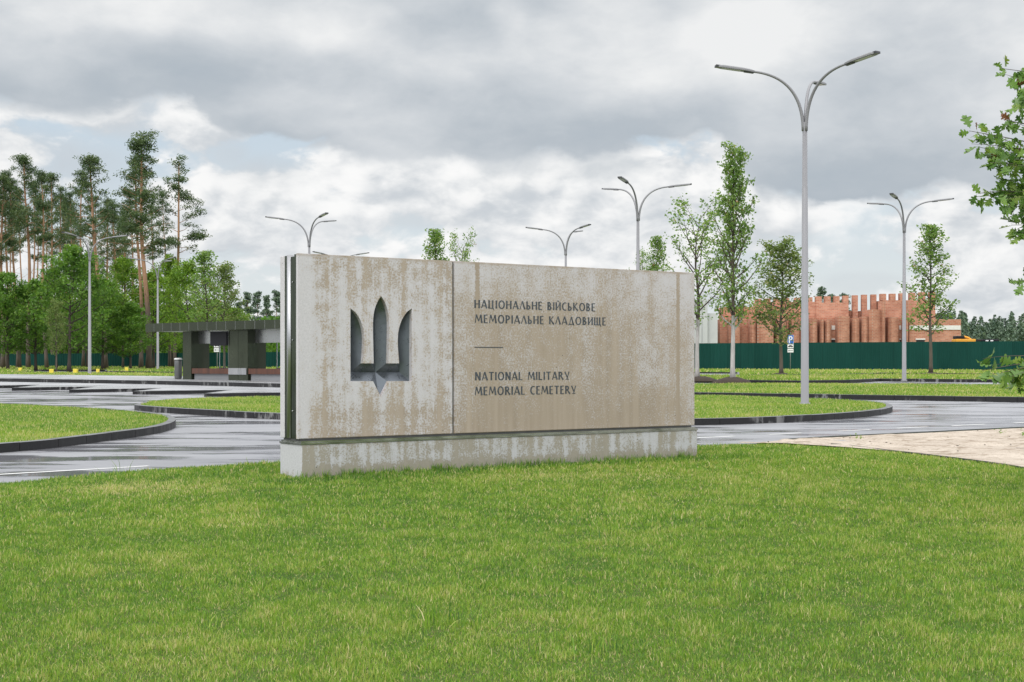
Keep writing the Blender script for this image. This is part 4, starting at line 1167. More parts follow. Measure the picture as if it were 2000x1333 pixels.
# ---- tall pines on the left: photo column of foot, foot distance, column and row of the top, variant
HP = 24.0
pineV = [pine_meshes('pine', 101, HP, 14.0, 3.1, 120, .25), pine_meshes('pine', 102, HP, 15.0, 2.7, 90, .22, irregular=.7), pine_meshes('pine', 103, HP, 15.5, 2.8, 95, .20, dead=16),
         pine_meshes('pine', 104, HP, 12.5, 3.3, 150, .27)]
pineSparse = pine_meshes('pine', 105, HP, 12.8, 3.0, 66, .19, irregular=.9, dead=14)
pineBig = pine_meshes('pine', 107, HP, 11.5, 3.3, 165, .24, irregular=.8, dead=12)
pg = 'tall pines left of the sign'
pines = [  # foot px, distance, top px, top row, mesh, width factor, turn, label
    (290, 132, 272, 258, pineBig, 1.25, .3, 'tallest pine, dark-footed leaning trunk standing between the two left lamps and the shelter roof'),
    (276, 136, 266, 300, pineV[1], 1.1, 2.0, 'tall pine with orange upper trunk close beside the tallest pine'),
    (343, 150, 350, 304, pineSparse, 1.2, 1.1, 'sparse tall pine standing last on the right of the pine group'),
    (336, 150, 316, 372, pineV[2], .75, 4.0, 'thin left-leaning pine crossing the foot of the sparse pine'),
    (206, 134, 172, 298, pineV[0], 1.15, .8, 'tall pine with a broad cone crown and grey foot leaning behind the near lamp post'),
    (163, 152, 158, 330, pineV[2], 1.0, 3.1, 'orange-trunked pine directly behind the arms of the left lamp'),
    (228, 160, 222, 392, pineV[3], 1.0, 5.1, 'dark low-crowned pine right of the left lamp post'),
    (212, 172, 208, 385, pineV[3], .9, 1.6, 'dark dense pine behind the left lamp head'),
    (58, 140, 50, 300, pineV[0], 1.0, 2.6, 'tall pine with thick bright orange trunk near the left edge'),
    (90, 138, 79, 330, pineV[1], 1.0, 5.6, 'slim pine with a curved reddish trunk, third from the left edge'),
    (102, 156, 100, 336, pineV[0], .85, 4.4, 'pine with straight trunk just right of the curved reddish pine'),
    (66, 162, 66, 350, pineV[2], .8, .4, 'thin pine half hidden behind the thick orange-trunked pine'),
    (35, 142, 20, 345, pineV[1], .95, 1.9, 'pine leaning left at the photo edge with a flat dark crown'),
    (4, 140, 4, 338, pineV[3], 1.0, 3.6, 'dark crowned pine cut by the left photo edge'),
    (26, 170, 30, 372, pineV[2], .8, 2.9, 'thin background pine between the two leftmost pines'),
    (128, 176, 126, 378, pineV[3], .95, 5.0, 'dark background pine between the reddish pine and the lamp'),
    (186, 180, 186, 380, pineV[2], .9, .9, 'thin background pine behind the broad cone crowned pine'),
    (252, 178, 240, 415, pineV[3], .9, 2.2, 'low dark background pine left of the tallest pine'),
    (300, 182, 296, 396, pineV[2], .9, 4.7, 'background pine between the tallest and the sparse pine'),
    (14, 150, 12, 330, pineV[1], .9, 2.2, 'slim pine among the dark crowns just inside the left photo edge'),
    (46, 166, 38, 366, pineV[2], .75, 3.3, 'thin leaning background pine left of the thick orange-trunked pine'),
    (76, 172, 72, 390, pineV[1], .75, .2, 'short thin pine between the two reddish trunks at the left'),
    (116, 164, 118, 362, pineV[2], .8, 1.0, 'slim pine just left of the broad green tree\'s top'),
    (146, 186, 144, 402, pineV[1], .8, 4.1, 'faint background pine left of the left lamp head'),
    (262, 168, 254, 372, pineV[2], .85, 5.5, 'thin orange-trunked pine left of the tallest pine'),
    (22, 186, 20, 400, pineV[2], .8, 1.4, 'very thin pine stem deep in the group, second from the left edge'),
    (95, 188, 92, 404, pineV[2], .75, 2.7, 'very thin pine stem right behind the curved reddish pine'),
    (138, 158, 138, 372, pineV[2], .7, 5.2, 'slim bare-stemmed pine over the broad green tree'),
    (240, 186, 238, 408, pineV[2], .75, .7, 'very thin pine stem between the dark low pines and the tallest pine'),
    (-45, 145, -50, 320, pineV[0], 1.0, 1.2, 'pine just outside the left photo edge reaching in with a few boughs'),
]
for (fp, Y, tp, ty_, ms, wf, rz, lab) in pines:
    zf = zg(Y) + .12; ht = zat(ty_, Y) - zf
    e = plant('pine_tree', ms, at(fp, Y), Y, 0, (ht / HP * wf, ht / HP * wf, ht / HP), lab, 'pine tree', pg)
    sx = (at(tp, Y) - at(fp, Y)) / ht
    # tilt the whole tree by its lean, then turn it about its own axis
    e.rotation_mode = 'QUATERNION'
    e.rotation_quaternion = (Matrix.Rotation(math.atan(sx), 3, 'Y') @ Matrix.Rotation(rz, 3, 'Z')).to_quaternion()

# ---- broadleaf trees in front of and among the pines
HB = 9.5
rnd = lambda t: (math.sin(math.pi * min(1, .16 + t * .84)) ** .7) * (1.05 - .45 * t)
broadV = [tree_meshes('broadleaf', 201 + i, HB, 3.0, 1.5, rnd, 34, 9000, .19, M['leaf_broad'], M['bark_dark'], .13, spread=.5, rise=.3, twigs=4) for i in range(2)]
brightV = [tree_meshes('broadleaf', 211 + i, HB, 2.9, 1.6, rnd, 30, 6500, .19, M['leaf_bright'], M['bark_dark'], .11, spread=.5, rise=.5, twigs=4) for i in range(2)]
bg_ = 'leafy trees under the pines'
broad = [  # px, distance, top row, half width in photo px, bright?, variant, label
    (135, 122, 476, 62, 0, 0, 'broad dense green tree left of the near-left lamp post'),
    (200, 128, 545, 50, 0, 1, 'dark leafy tree right behind the left lamp post'),
    (70, 126, 545, 48, 0, 1, 'leafy tree at the foot of the curved reddish pine'),
    (15, 124, 530, 52, 0, 0, 'dark leafy tree filling the left photo edge'),
    (-50, 124, 520, 55, 0, 1, 'leafy tree just beyond the left photo edge'),
    (240, 140, 500, 46, 1, 0, 'bright leafy tree right of the left lamp post'),
    (300, 138, 528, 55, 1, 1, 'bright leafy tree behind the shelter\'s left roof end'),
    (368, 132, 508, 50, 1, 0, 'yellow-green broad tree behind the middle of the shelter roof'),
    (330, 150, 496, 40, 1, 1, 'loose bright tree among the sparse pine\'s lower trunk'),
    (255, 128, 590, 45, 0, 1, 'low dark leafy tree between the two left lamp posts'),
    (110, 140, 520, 40, 0, 0, 'background leafy tree behind the slim young tree'),
    (40, 145, 560, 40, 1, 1, 'small bright leafy tree behind the left-edge pines'),
    (170, 146, 505, 40, 0, 1, 'background leafy tree directly behind the left lamp'),
    (420, 150, 585, 45, 1, 0, 'low bright tree behind the pair of conical young trees'),
    (455, 150, 600, 40, 1, 1, 'low yellowish tree behind the shelter roof, near the sign'),
    (285, 155, 560, 50, 0, 0, 'dark background tree behind the tallest pine'),
    (220, 158, 570, 55, 0, 1, 'dark background tree filling the gap beside the lamp'),
    (0, 160, 575, 60, 0, 0, 'dark background tree low at the left edge'),
    (345, 160, 590, 50, 0, 1, 'dark background tree behind the sparse pine\'s foot'),
    (150, 165, 585, 60, 0, 0, 'dark background tree low behind the dense green tree'),
    (85, 166, 590, 60, 0, 1, 'dark background tree low behind the curved pine'),
]
for i, (px, Y, row, hw, br_, vi, lab) in enumerate(broad):
    ht = zat(row, Y) - zg(Y) - .12; wd = hw * 1.3 / F * Y
    ms = (brightV if br_ else broadV)[vi]
    plant('broadleaf_tree', ms, at(px, Y), Y, i * 1.7, (wd / 2.9, wd / 2.9, ht / HB), lab, 'tree', bg_)

# ---- young street trees
cone = lambda t: (.45 + .55 * min(1, t / .15)) * (1 - .80 * t ** .8)
fat = lambda t: (.35 + .65 * min(1, t / .18)) * (1 - .72 * t ** 1.3)
H1 = 12.0
yt1 = tree_meshes('young', 301, H1, 1.9, 2.6, cone, 52, 5600, .165, M['leaf_young'], M['whitewash'], .135, spread=.35, rise=.8, twigs=4, lean=.004)
yt2 = tree_meshes('young', 302, 9.5, 1.35, 2.6, lambda t: .5 + .6 * math.sin(math.pi * min(1, .2 + t * .75)), 26, 1900, .15, M['leaf_young'], M['whitewash'], .10, spread=.34, rise=1.1, twigs=3, lean=.01)
yt3 = tree_meshes('young', 303, 8.2, 1.75, 2.0, fat, 38, 4600, .15, M['leaf_dull'], M['bark_young'], .09, spread=.38, rise=.55, twigs=4, lean=.006)
yt4 = tree_meshes('young', 304, 9.5, 1.45, 2.4, cone, 36, 2700, .155, M['leaf_young'], M['bark_young'], .085, spread=.36, rise=.8, twigs=3, lean=.006)
yg = 'young street trees on the car park lawns'
young = [  # px, distance, top row, half width px, mesh, its height, label
    (1431, 71.5, 283, 47, yt1, H1, 1.75, 'tallest young tree, slender cone with limewashed trunk in a mulch mound by the sign'),
    (1362, 78, 410, 46, yt2, 9.5, 1.35, 'thin sparse young tree with white trunk half hidden by the sign\'s right end'),
    (1526, 92, 470, 58, yt3, 8.2, 1.75, 'dull bushy young tree in front of the brick building, beside the parking sign'),
    (1818, 96, 434, 44, yt4, 9.5, 1.3, 'slender young tree right of the lamp in front of the brick building\'s right end'),
    (1279, 112, 457, 28, yt4, 9.5, 1.3, 'small young treetop above the sign beside the second lamp'),
    (1256, 128, 506, 20, yt2, 9.5, 1.35, 'tiny treetop peeking over the sign left of the second lamp\'s neighbour tree'),
    (852, 112, 443, 34, yt4, 9.5, 1.3, 'young treetop rising above the sign over the emblem\'s right'),
    (902, 122, 472, 24, yt2, 9.5, 1.35, 'fainter small treetop right of the young treetop above the emblem'),
    (403, 100, 486, 38, yt4, 9.5, 1.3, 'taller conical young tree behind the shelter roof'),
    (438, 106, 516, 38, yt3, 8.2, 1.75, 'shorter conical young tree right of its taller twin behind the shelter'),
    (110, 116, 588, 20, yt3, 8.2, 1.75, 'slim yellowish young tree with white trunk before the left trees'),
]
for i, (px, Y, row, hw, ms, hm, wm, lab) in enumerate(young):
    ht = zat(row, Y) - zg(Y) - .15; wd = hw * 1.3 / F * Y
    plant('young_tree', ms, at(px, Y), Y, i * 2.1 + .6, (wd / wm, wd / wm, ht / hm), lab, 'young tree', yg, .15)


def mound(px, Y, r, h, label):
    k = MB(); n = 28; rings = 7; x, y = at(px, Y), Y; k.v.append((x, y, zg(y) + .15 + h))
    for i in range(1, rings + 1):
        for j in range(n):
            a = 2 * math.pi * j / n; rr = r * i / rings * (1 + .10 * math.sin(3 * a + px)); t = i / rings
            k.v.append((x + rr * math.cos(a), y + rr * math.sin(a), zg(y) + .12 + h * (1 - t * t) * (1 + R.uniform(-.12, .12)) + (0.03 if t < 1 else -.05)))
    for j in range(n): k.face((0, 1 + j, 1 + (j + 1) % n), 0, True)
    for i in range(rings - 1):
        for j in range(n): k.face((1 + i * n + j, 1 + (i + 1) * n + j, 1 + (i + 1) * n + (j + 1) % n, 1 + i * n + (j + 1) % n), 0, True)
    tag(k.build('mulch_mound', M['mulch']), label, 'mulch mound', 'mulch mounds round the young trees')


mound(1430, 71.5, 1.0, .26, 'largest dark mulch mound, round the foot of the tallest young tree')
mound(1368, 78, .95, .2, 'dark mulch mound by the sign\'s right end round the thin white-trunked tree')
mound(1526, 92, .95, .18, 'flat dark mulch mound under the dull bushy tree')
mound(1818, 96, .9, .16, 'low dark mulch mound under the slender right tree')

# ---- far pines and the wood on the right
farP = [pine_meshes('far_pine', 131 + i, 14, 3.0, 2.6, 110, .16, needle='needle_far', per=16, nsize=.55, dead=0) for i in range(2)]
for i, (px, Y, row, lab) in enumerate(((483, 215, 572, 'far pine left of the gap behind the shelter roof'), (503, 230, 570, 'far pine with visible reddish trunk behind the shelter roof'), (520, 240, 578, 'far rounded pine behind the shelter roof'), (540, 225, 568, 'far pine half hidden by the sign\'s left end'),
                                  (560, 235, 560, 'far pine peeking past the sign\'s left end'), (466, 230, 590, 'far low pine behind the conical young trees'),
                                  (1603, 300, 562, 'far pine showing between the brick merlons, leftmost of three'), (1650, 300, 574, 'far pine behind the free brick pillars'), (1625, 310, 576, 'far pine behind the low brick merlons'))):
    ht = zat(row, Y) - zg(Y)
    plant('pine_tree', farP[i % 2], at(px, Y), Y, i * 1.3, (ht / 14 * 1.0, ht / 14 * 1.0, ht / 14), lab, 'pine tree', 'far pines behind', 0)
g = np.random.default_rng(9); cs, szs = [], []
for i in range(330):                                        # the far conifer wood: one mass of many spires
    Y = g.uniform(270, 330); px = g.uniform(1790, 2350) if i < 250 else g.uniform(380, 1300)
    top = (618 + 6 * math.sin(px * .03) + g.uniform(-12, 18)) if i < 250 else 655 + g.uniform(-10, 14)
    x, z1, z0 = at(px, Y), zat(top, Y), zg(Y); ht = z1 - z0; n = 240
    t = g.random(n) ** .8; rr = (1 - t) ** .8 * 2.6 * np.sqrt(g.random(n)) + .15; a = g.uniform(0, 6.28, n)
    cs.append(np.stack([x + rr * np.cos(a), Y + rr * np.sin(a), z0 + t * ht - rr * .2], 1)); szs.append(np.full(n, .9) * (1.1 - .5 * t))
cs = np.concatenate(cs); szs = np.concatenate(szs)
tn = np.clip(fbm(cs[:, 0] * .25, cs[:, 2] * .25 + cs[:, 1], 3, 2) * .9 + g.normal(0, .14, len(cs)), 0, 1)
co, q, tn = leaf_cloud(cs, szs * g.uniform(.7, 1.3, len(cs)), g, tn, .4, .6)
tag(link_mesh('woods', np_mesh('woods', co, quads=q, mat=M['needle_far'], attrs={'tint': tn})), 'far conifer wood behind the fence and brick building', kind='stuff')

cs, szs = [], []
for i in range(150):                                        # the shaded undergrowth of the wood beyond the left fence
    Y = g.uniform(176, 230); px = g.uniform(-330, 560); top = g.uniform(590, 655) + max(0, (px - 380) * .12)
    x, z1, z0 = at(px, Y), zat(top, Y), zg(Y); n = 300; rw = g.uniform(1.6, 3.2)
    t = g.random(n); rr = rw * np.sqrt(g.random(n)) * (1.1 - .6 * t); a = g.uniform(0, 6.28, n)
    cs.append(np.stack([x + rr * np.cos(a), Y + rr * np.sin(a), z0 + t * (z1 - z0)], 1)); szs.append(np.full(n, .62))
cs = np.concatenate(cs); szs = np.concatenate(szs)
tn = np.clip(fbm(cs[:, 0] * .3, cs[:, 2] * .4 + cs[:, 1], 8, 2) * .8 - .05 + g.normal(0, .15, len(cs)), 0, 1)
co, q, tn = leaf_cloud(cs, szs * g.uniform(.6, 1.4, len(cs)), g, tn, .4, .6)
tag(link_mesh('undergrowth', np_mesh('undergrowth', co, quads=q, mat=M['leaf_broad'], attrs={'tint': tn})), 'dense green undergrowth of the wood beyond the left fence', kind='stuff')

# ---- oak reaching in from the right
OX, OY = 7.15, 14.2


def oak_leaf_outline():
    half = [(0, 0), (.03, .12), (.16, .20), (.10, .30), (.30, .36), (.34, .46), (.14, .50), (.40, .66), (.38, .76), (.14, .72), (.20, .90), (.06, .92), (0, 1.0)]
    return half


def oak():
    g = np.random.default_rng(77); b = MB()
    z0 = .16
    b.tube([(0, 0, -.1), (0, 0, 0), (.03, 0, 1.2), (0, .05, 3.0), (-.04, .02, 4.6)], [.16, .11, .095, .07, .03], 10)
    ends = []  # twigs: (start, end) with leaves along the last part

    def target(px, py, dy=0.0):
        Y = OY + dy; return np.array([at(px, Y) - OX, dy, zat(py, Y) - zg(OY) - z0])
    vis = [  # from a limb at height, to photo place, leaf count
        (3.9, (1955, 134), .1, 26), (3.8, (1985, 175), -.2, 26), (3.9, (2040, 120), .3, 30), (3.5, (1960, 234), .2, 20), (3.4, (1992, 205), -.1, 20),
        (3.2, (1893, 256), 0, 24), (3.2, (1914, 288), .15, 26), (3.2, (1934, 318), -.15, 30), (3.1, (1908, 384), .1, 12), (3.1, (1958, 352), .1, 30), (3.1, (1985, 330), .2, 34), (3.0, (1948, 372), -.1, 14),
        (2.9, (1978, 390), .1, 24), (2.9, (1968, 402), -.2, 16), (2.9, (1990, 370), .3, 30), (2.8, (1975, 440), .1, 20), (2.8, (1996, 455), -.1, 24), (2.8, (2015, 420), .2, 30), (2.4, (1978, 550), .1, 16), (2.4, (2005, 545), -.1, 18),
        (1.5, (1918, 724), -1.6, 12), (1.5, (1955, 728), -1.7, 18), (1.4, (1985, 745), -1.6, 24), (1.4, (2000, 765), -1.7, 26), (1.5, (2030, 740), -1.6, 30),
    ]
    leaves = []
    def limb(p0, p1, n, r0, inner=0):
        mid = (p0 + p1) / 2 + np.array([0, 0, .10]) + g.normal(0, .05, 3)
        path = [(1 - t) ** 2 * p0 + 2 * t * (1 - t) * mid + t * t * p1 for t in np.linspace(0, 1, 9)]
        b.tube(path, [r0 * (1 - .85 * k / 8) for k in range(9)], 6, cap=False)
        for j in range(n):
            t = 1 - abs(g.normal(0, .16)); t = max(.3, t); i = min(7, int(t * 8)); f = t * 8 - i
            p = path[i] * (1 - f) + path[i + 1] * f; d = path[i + 1] - path[i]; d /= np.linalg.norm(d)
            leaves.append((p, d))
        for j in range(inner):                              # leaves along the inner length, where it lies outside the photo
            t = g.uniform(.22, .85); i = min(7, int(t * 8)); f = t * 8 - i
            p = path[i] * (1 - f) + path[i + 1] * f + g.normal(0, .09, 3); d = path[i + 1] - path[i]; d /= np.linalg.norm(d)
            if (p[0] + OX) / (p[1] + OY) * F + 1000 > 2040: leaves.append((p, d))
    for zl, (px, py), dy, n in vis:
        limb(np.array([0, 0, zl * .92]), target(px, py, dy), int(n * .78), .016, 34)
        for j in range(2):
            limb(np.array([0, 0, zl * .9]) * .45 + target(px, py, dy) * .55, target(px + R.uniform(-2, 26), py + R.uniform(-26, 26), dy + R.uniform(-.25, .25)), int(n * .22), .009)
    for i in range(85):                                     # the rest of the crown, outside the photo
        a = g.uniform(0, 6.28); zc = g.uniform(1.3, 4.7); r = 2.1 * math.sin(math.pi * min(.95, (zc - .7) / 4.6)) ** .5 * g.uniform(.6, 1)
        p1 = np.array([r * math.cos(a), r * math.sin(a), zc + g.uniform(.1, .5)])
        w = p1 + np.array([OX, OY, 0])
        if w[0] / w[1] * F + 1000 < 2130: continue
        limb(np.array([0, 0, zc * .88]), p1, 30, .014, 26)
    half = oak_leaf_outline(); m = len(half)
    V, FQ, TN = [], [], []
    for p, d in leaves:
        L_ = g.uniform(.095, .165)
        ax = d * .6 + g.normal(0, .7, 3) + np.array([0, 0, -.25]); ax /= np.linalg.norm(ax)
        nr = np.cross(ax, g.normal(0, 1, 3)) + np.array([0, 0, .6]); nr -= ax * nr.dot(ax); nr /= np.linalg.norm(nr); sd = np.cross(nr, ax)
        fold = g.uniform(.1, .45); curl = g.uniform(-.15, .35); stalk = .15 * L_
        b0 = len(V); tint = float(np.clip(g.normal(.5, .22), 0, .96)) if g.random() > .03 else 1.0
        for (wx, ly) in half:
            c = p + ax * (stalk + ly * L_) - nr * curl * ly * ly * L_
            V.append(c); V.append(c + sd * wx * L_ + nr * fold * wx * L_); V.append(c - sd * wx * L_ + nr * fold * wx * L_)
            TN += [tint] * 3
        for k_ in range(m - 1):
            q0, q1 = b0 + k_ * 3, b0 + k_ * 3 + 3
            FQ.append((q0, q0 + 1, q1 + 1, q1)); FQ.append((q0, q1, q1 + 2, q0 + 2))
    crown = np_mesh('oak_crown', np.array(V), quads=FQ, mat=M['oak'], attrs={'tint': np.array(TN)})
    e = empty('oak_tree', (OX, OY, zg(OY) + z0 - .1))
    b.build('trunk', M['bark_young'], e); link_mesh('crown', crown, e)
    e.location = (OX, OY, zg(OY) + z0)
    tag(e, 'oak with lobed leaves reaching into the right edge of the picture', 'oak tree')


oak()
# small weeds on the sand
for (px, py, n, lab) in ((1675, 862, 5, 'low pale weed on the sand nearest the road edge'), (1955, 852, 4, 'tiny weed on the sand close to the road'), (2006, 856, 16, 'larger dark green weed at the right edge of the sand')):
    x, y = G(px, py); gg = np.random.default_rng(px)
    c = np.stack([x + gg.normal(0, .06, n * 3), y + gg.normal(0, .10 if n < 30 else .18, n * 3), zg(y) + .05 + np.abs(gg.normal(0, .045, n * 3))], 1)
    co, q, tn = leaf_cloud(c, gg.uniform(.03, .065, n * 3), gg, gg.random(n * 3) * .8, .9)
    tag(link_mesh('weed', np_mesh('weed', co, quads=q, mat=M['leaf_young'], attrs={'tint': tn})), lab, 'weed', 'weeds on the sand')

# ------------------------------------------------------------------ fences
def fence(pts, label):
    """corrugated sheet fence along points (px, distance, top row, foot row)"""
    P_ = [(at(px, Y), Y, zat(tr_, Y), zat(fr, Y)) for px, Y, tr_, fr in pts]
    root = tag(empty('sheet_fence', (P_[0][0], P_[0][1], 0)), label, 'fence')
    k = MB(); o0 = Vector((P_[0][0], P_[0][1], 0))
    for (x0, y0, t0, f0), (x1, y1, t1, f1) in zip(P_, P_[1:]):
        d = Vector((x1 - x0, y1 - y0, 0)); L_ = d.length; d.normalize(); nn = Vector((d.y, -d.x, 0)); n = int(L_ / .08)
        A, B, A2, B2 = [], [], [], []
        for i in range(n + 1):
            s = i / n; ph = i % 4; off = .018 if ph in (1, 2) else -.018
            base = Vector((x0, y0, 0)) + d * L_ * s + nn * off - o0
            zb, zt = f0 + (f1 - f0) * s - .1, t0 + (t1 - t0) * s
            A.append((base.x, base.y, zb)); B.append((base.x, base.y, zt))
            bb = base - nn * .006; A2.append((bb.x, bb.y, zb)); B2.append((bb.x, bb.y, zt))
        k.strip(A, B); k.strip(B, B2); k.strip(B2, A2)
    k.build('sheet_panel', M['fence'], root)


fence([(-420, 172, 693.5, 716.5), (0, 158, 691.5, 718), (350, 150, 689.8, 719.4), (900, 140, 684, 722)], 'dark green sheet fence on the left, running behind the pines and the bus shelter')
fence([(980, 140, 676, 722.5), (1360, 131, 671, 724.4), (2000, 121, 666.8, 727), (3100, 106, 659, 733)], 'dark green sheet fence on the right, in front of the brick building')

# ------------------------------------------------------------------ brick building
BY = 190.0
S_ = BY / F
bx = lambda p, d=0.0: at(p, BY + d) - at(1640, BY)
bz = lambda row, d=0.0: zat(row, BY + d)
bb = tag(empty('brick_building', (at(1640, BY), BY, 0)), 'unfinished red brick building with free pillars and merlons behind the green fence', 'building')


def bbox(name, items, mat, d0):
    k = MB()
    for (x0, x1, top, dep, bot) in items:
        k.box(bx(x0, d0), d0, bz(bot, d0), bx(x1, d0), d0 + dep, bz(top, d0))
    return k.build(name, mat, bb)


merl_r = [(1720.5, 1731, 574.2), (1739, 1749.5, 574), (1758, 1768.5, 573), (1777.5, 1788, 572), (1797, 1807.5, 571.2), (1816.5, 1827, 570.5)]
bbox('wall', [(1724, 1827, 586.8, 5.0, 720)], M['brick'], 4.0)
bbox('wall', [(1594, 1657.5, 591.5, 4.0, 720)], M['brick'], 5.0)
bbox('wall', [(1642, 1700, 608, 3.0, 720)], M['brick'], 7.5)
bbox('wall', [(1776, 1877, 624, 5.0, 720)], M['brick'], 1.6)
bbox('wall', [(1600, 1780, 622, 3.0, 720)], M['brick'], 2.6)
bbox('wall', [(1480, 1594, 590, 4.0, 720)], M['brick'], 5.2)
bbox('wall', [(1412, 1480, 600, 4.0, 720)], M['brick'], 5.4)
bbox('wall', [(1406, 1600, 624, 3.0, 720)], M['brick'], 2.7)
for a, c, t in merl_r: bbox('merlon', [(a, c, t, 1.0, 586.8)], M['brick'], 4.003)
for a, c, t in ((1576, 1587, 581), (1594, 1605, 579.2), (1612, 1622.5, 579), (1630, 1640, 578.6), (1647.5, 1657.5, 577.8), (1476, 1487, 584), (1494, 1505, 583.5), (1513, 1523, 583), (1532, 1542, 582.5), (1553, 1564, 582)):
    bbox('merlon', [(a, c, t, 1.0, 591.5)], M['brick'], 5.003 if a > 1590 else 5.203)
for a, c, t in ((1665.5, 1675.7, 577), (1683.5, 1693.7, 576), (1701.7, 1712, 575.5), (1720.3, 1723.9, 574.4)):
    bbox('pillar', [(a, c, t, .7, 720)], M['brick'], 6.6)
for a, c, t, dd in ((1638, 1661, 618, 1.6), (1666.5, 1680.5, 621, 1.7), (1685.5, 1698, 618.6, 1.5), (1699, 1724, 605, 1.2), (1737, 1756.5, 620, 1.4), (1724.1, 1731, 588, .9), (1604, 1611, 624, 1.5), (1613, 1624, 626, 1.7), (1770, 1776, 588, 1.0),
                    (1585, 1598, 622, 1.5), (1466, 1478, 622, 1.5), (1480, 1512, 612, 1.2), (1518, 1540, 620, 1.5), (1548, 1562, 610, 1.3), (1425, 1446, 620, 1.5)):
    df = dd - 1.2; x0, x1 = bx(a, df), bx(c, df); w_ = x1 - x0      # piers turned a little: narrow left flank, broad bowed front
    pts = [(x0, df + .55), (x0 + .22 * w_, df)] + [(x0 + .22 * w_ + .78 * w_ * i / 5, df + .5 * (i / 5) - .12 * math.sin(math.pi * i / 5)) for i in range(1, 6)] + [(x1, df + 2.4), (x0, df + 2.4)]
    k = MB(); k.prism(pts, bz(720, df), bz(t, df)); k.build('pier', M['brick'], bb)
for a, c, d0 in ((1624.5, 1638, 2.5), (1661, 1666.5, 2.5), (1680.5, 1685.5, 2.5), (1717, 1724, 2.5), (1756.5, 1770, 2.5), (1776.2, 1876.5, 1.5), (1598, 1604, 2.5), (1494, 1500, 2.6), (1512, 1518, 2.6), (1562, 1585, 2.6)):
    k = MB(); k.box(bx(a, d0), d0, bz(644.5, d0), bx(c, d0), d0 + .2, bz(636.2, d0)); k.build('lintel', M['lintel'], bb)
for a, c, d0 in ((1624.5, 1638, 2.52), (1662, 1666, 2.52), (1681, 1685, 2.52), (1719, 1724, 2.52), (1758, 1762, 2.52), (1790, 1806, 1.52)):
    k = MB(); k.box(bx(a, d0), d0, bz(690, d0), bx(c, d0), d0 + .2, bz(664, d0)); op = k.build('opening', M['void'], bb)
    k = MB(); k.box(bx(a, d0) - .1, d0 - .04, bz(664, d0), bx(c, d0) + .1, d0 + .2, bz(661.5, d0)); k.build('lintel', M['lintel'], bb)

gb = tag(empty('grey_building', (at(1370, 186), 186, 0)), 'light grey panelled building half hidden behind the sign and thin young tree', 'building')
k = MB(); k.box(-9, 0, 0, .8, 12, zat(585, 186)); k.build('wall', M['panelgrey'], gb)
k = MB(); k.box(.8, .6, 0, 2.2, 10, zat(612, 186)); k.build('side_wing', M['panelgrey'], gb)
for i in range(4):
    k = MB(); k.box(-2.2 + i * .75, -.05, 2, -2.15 + i * .75, -.002, zat(587, 186)); k.build('panel_rib', M['steel'], gb)

# yellow digger and dark cabin tops over the fence
dg = tag(empty('excavator', (at(1884, 150), 150, zg(150))), 'yellow excavator body showing over the fence at the brick building\'s end', 'excavator')
z_ = zat(668, 150) - zg(150)
k = MB(); k.prism([(-.9, 0), (1.2, 0), (1.2, 1.6), (-.9, 1.6)], 1.0, z_ + .30); k.build('body', M['machine'], dg, bevel=.08)
k = MB(); k.box(-.85, .1, z_ + .3, .05, 1.3, z_ + .62); k.build('cab', M['black'], dg, bevel=.06)
k = MB(); k.box(-.9, -.05, .15, 1.3, .5, .95); k.build('track', M['black'], dg, bevel=.15)
k = MB(); k.tube([(.1, .6, z_ + .55), (.6, .6, z_ + .42), (1.15, .6, z_ + .02), (1.5, .6, z_ - 1.4)], [.13, .12, .1, .08], 6); k.build('boom', M['machine'], dg)
cr = tag(empty('site_van', (at(1935, 150), 150, zg(150))), 'dark vehicle roof with bright windows just above the fence', 'van')
k = MB(); k.prism([(-1.2, 0), (1.2, 0), (1.2, 2), (-1.2, 2)], .5, z_ + .02); k.build('body', M['lamp_dark'], cr, bevel=.1)
k = MB(); k.prism([(-.95, .1), (.9, .1), (.9, 1.9), (-.95, 1.9)], z_ + .021, z_ + .28); k.build('roof', M['black'], cr, bevel=.08)
k = MB(); k.box(-.5, .08, z_ + .06, -.2, .098, z_ + .18); k.box(.0, .08, z_ + .06, .3, .098, z_ + .18); k.build('window', M['white'], cr)
for sx in (-.8, .8):
    k = MB(); k.tube([(sx, -.02, .35), (sx, .2, .35)], [.34, .34], 14); k.build('wheel', M['black'], cr)

# ------------------------------------------------------------------ bus shelter
EX, EY = .745, -.667
C0 = Vector((at(357, 71.5), 71.5)); RZ = math.atan2(EY, EX)
zp = zg(70) + .30
sh = tag(empty('bus_shelter', (C0.x, C0.y, zp), RZ), 'long mirror-clad bus shelter with flat roof, glass bays and slatted red-brown benches', 'bus shelter')
RB = zat(648.5, 72.5) - zp; RT = zat(632.5, 72.5) - zp
ROOF0, ROOF1, FR, DP = -2.45, 13.2, -.55, 2.9
k = MB(); n = 21; w_ = (ROOF1 - ROOF0) / n
for i in range(n): k.box(ROOF0 + (i + 1) * w_ - .0118, FR + .004, RB + .005, ROOF0 + (i + 1) * w_ + .0118, FR + .058, RT - .005, 1)
for i in range(n): k.box(ROOF0 + i * w_ + .012, FR, RB, ROOF0 + (i + 1) * w_ - .012, FR + .06, RT)
k.box(ROOF0, FR, RB + .01, ROOF0 + .011, DP, RT - .01)
k.build('fascia', [M['olive'], M['steel']], sh)
k = MB(); k.box(ROOF0 + .012, FR + .0605, RB + .02, ROOF1 - .01, DP, RT - .03); k.build('roof', M['steel'], sh)
k = MB(); k.box(-1.3, .3, RT - .03, 2.2, 2.2, RT + .03); k.build('rooflight', M['white'], sh)
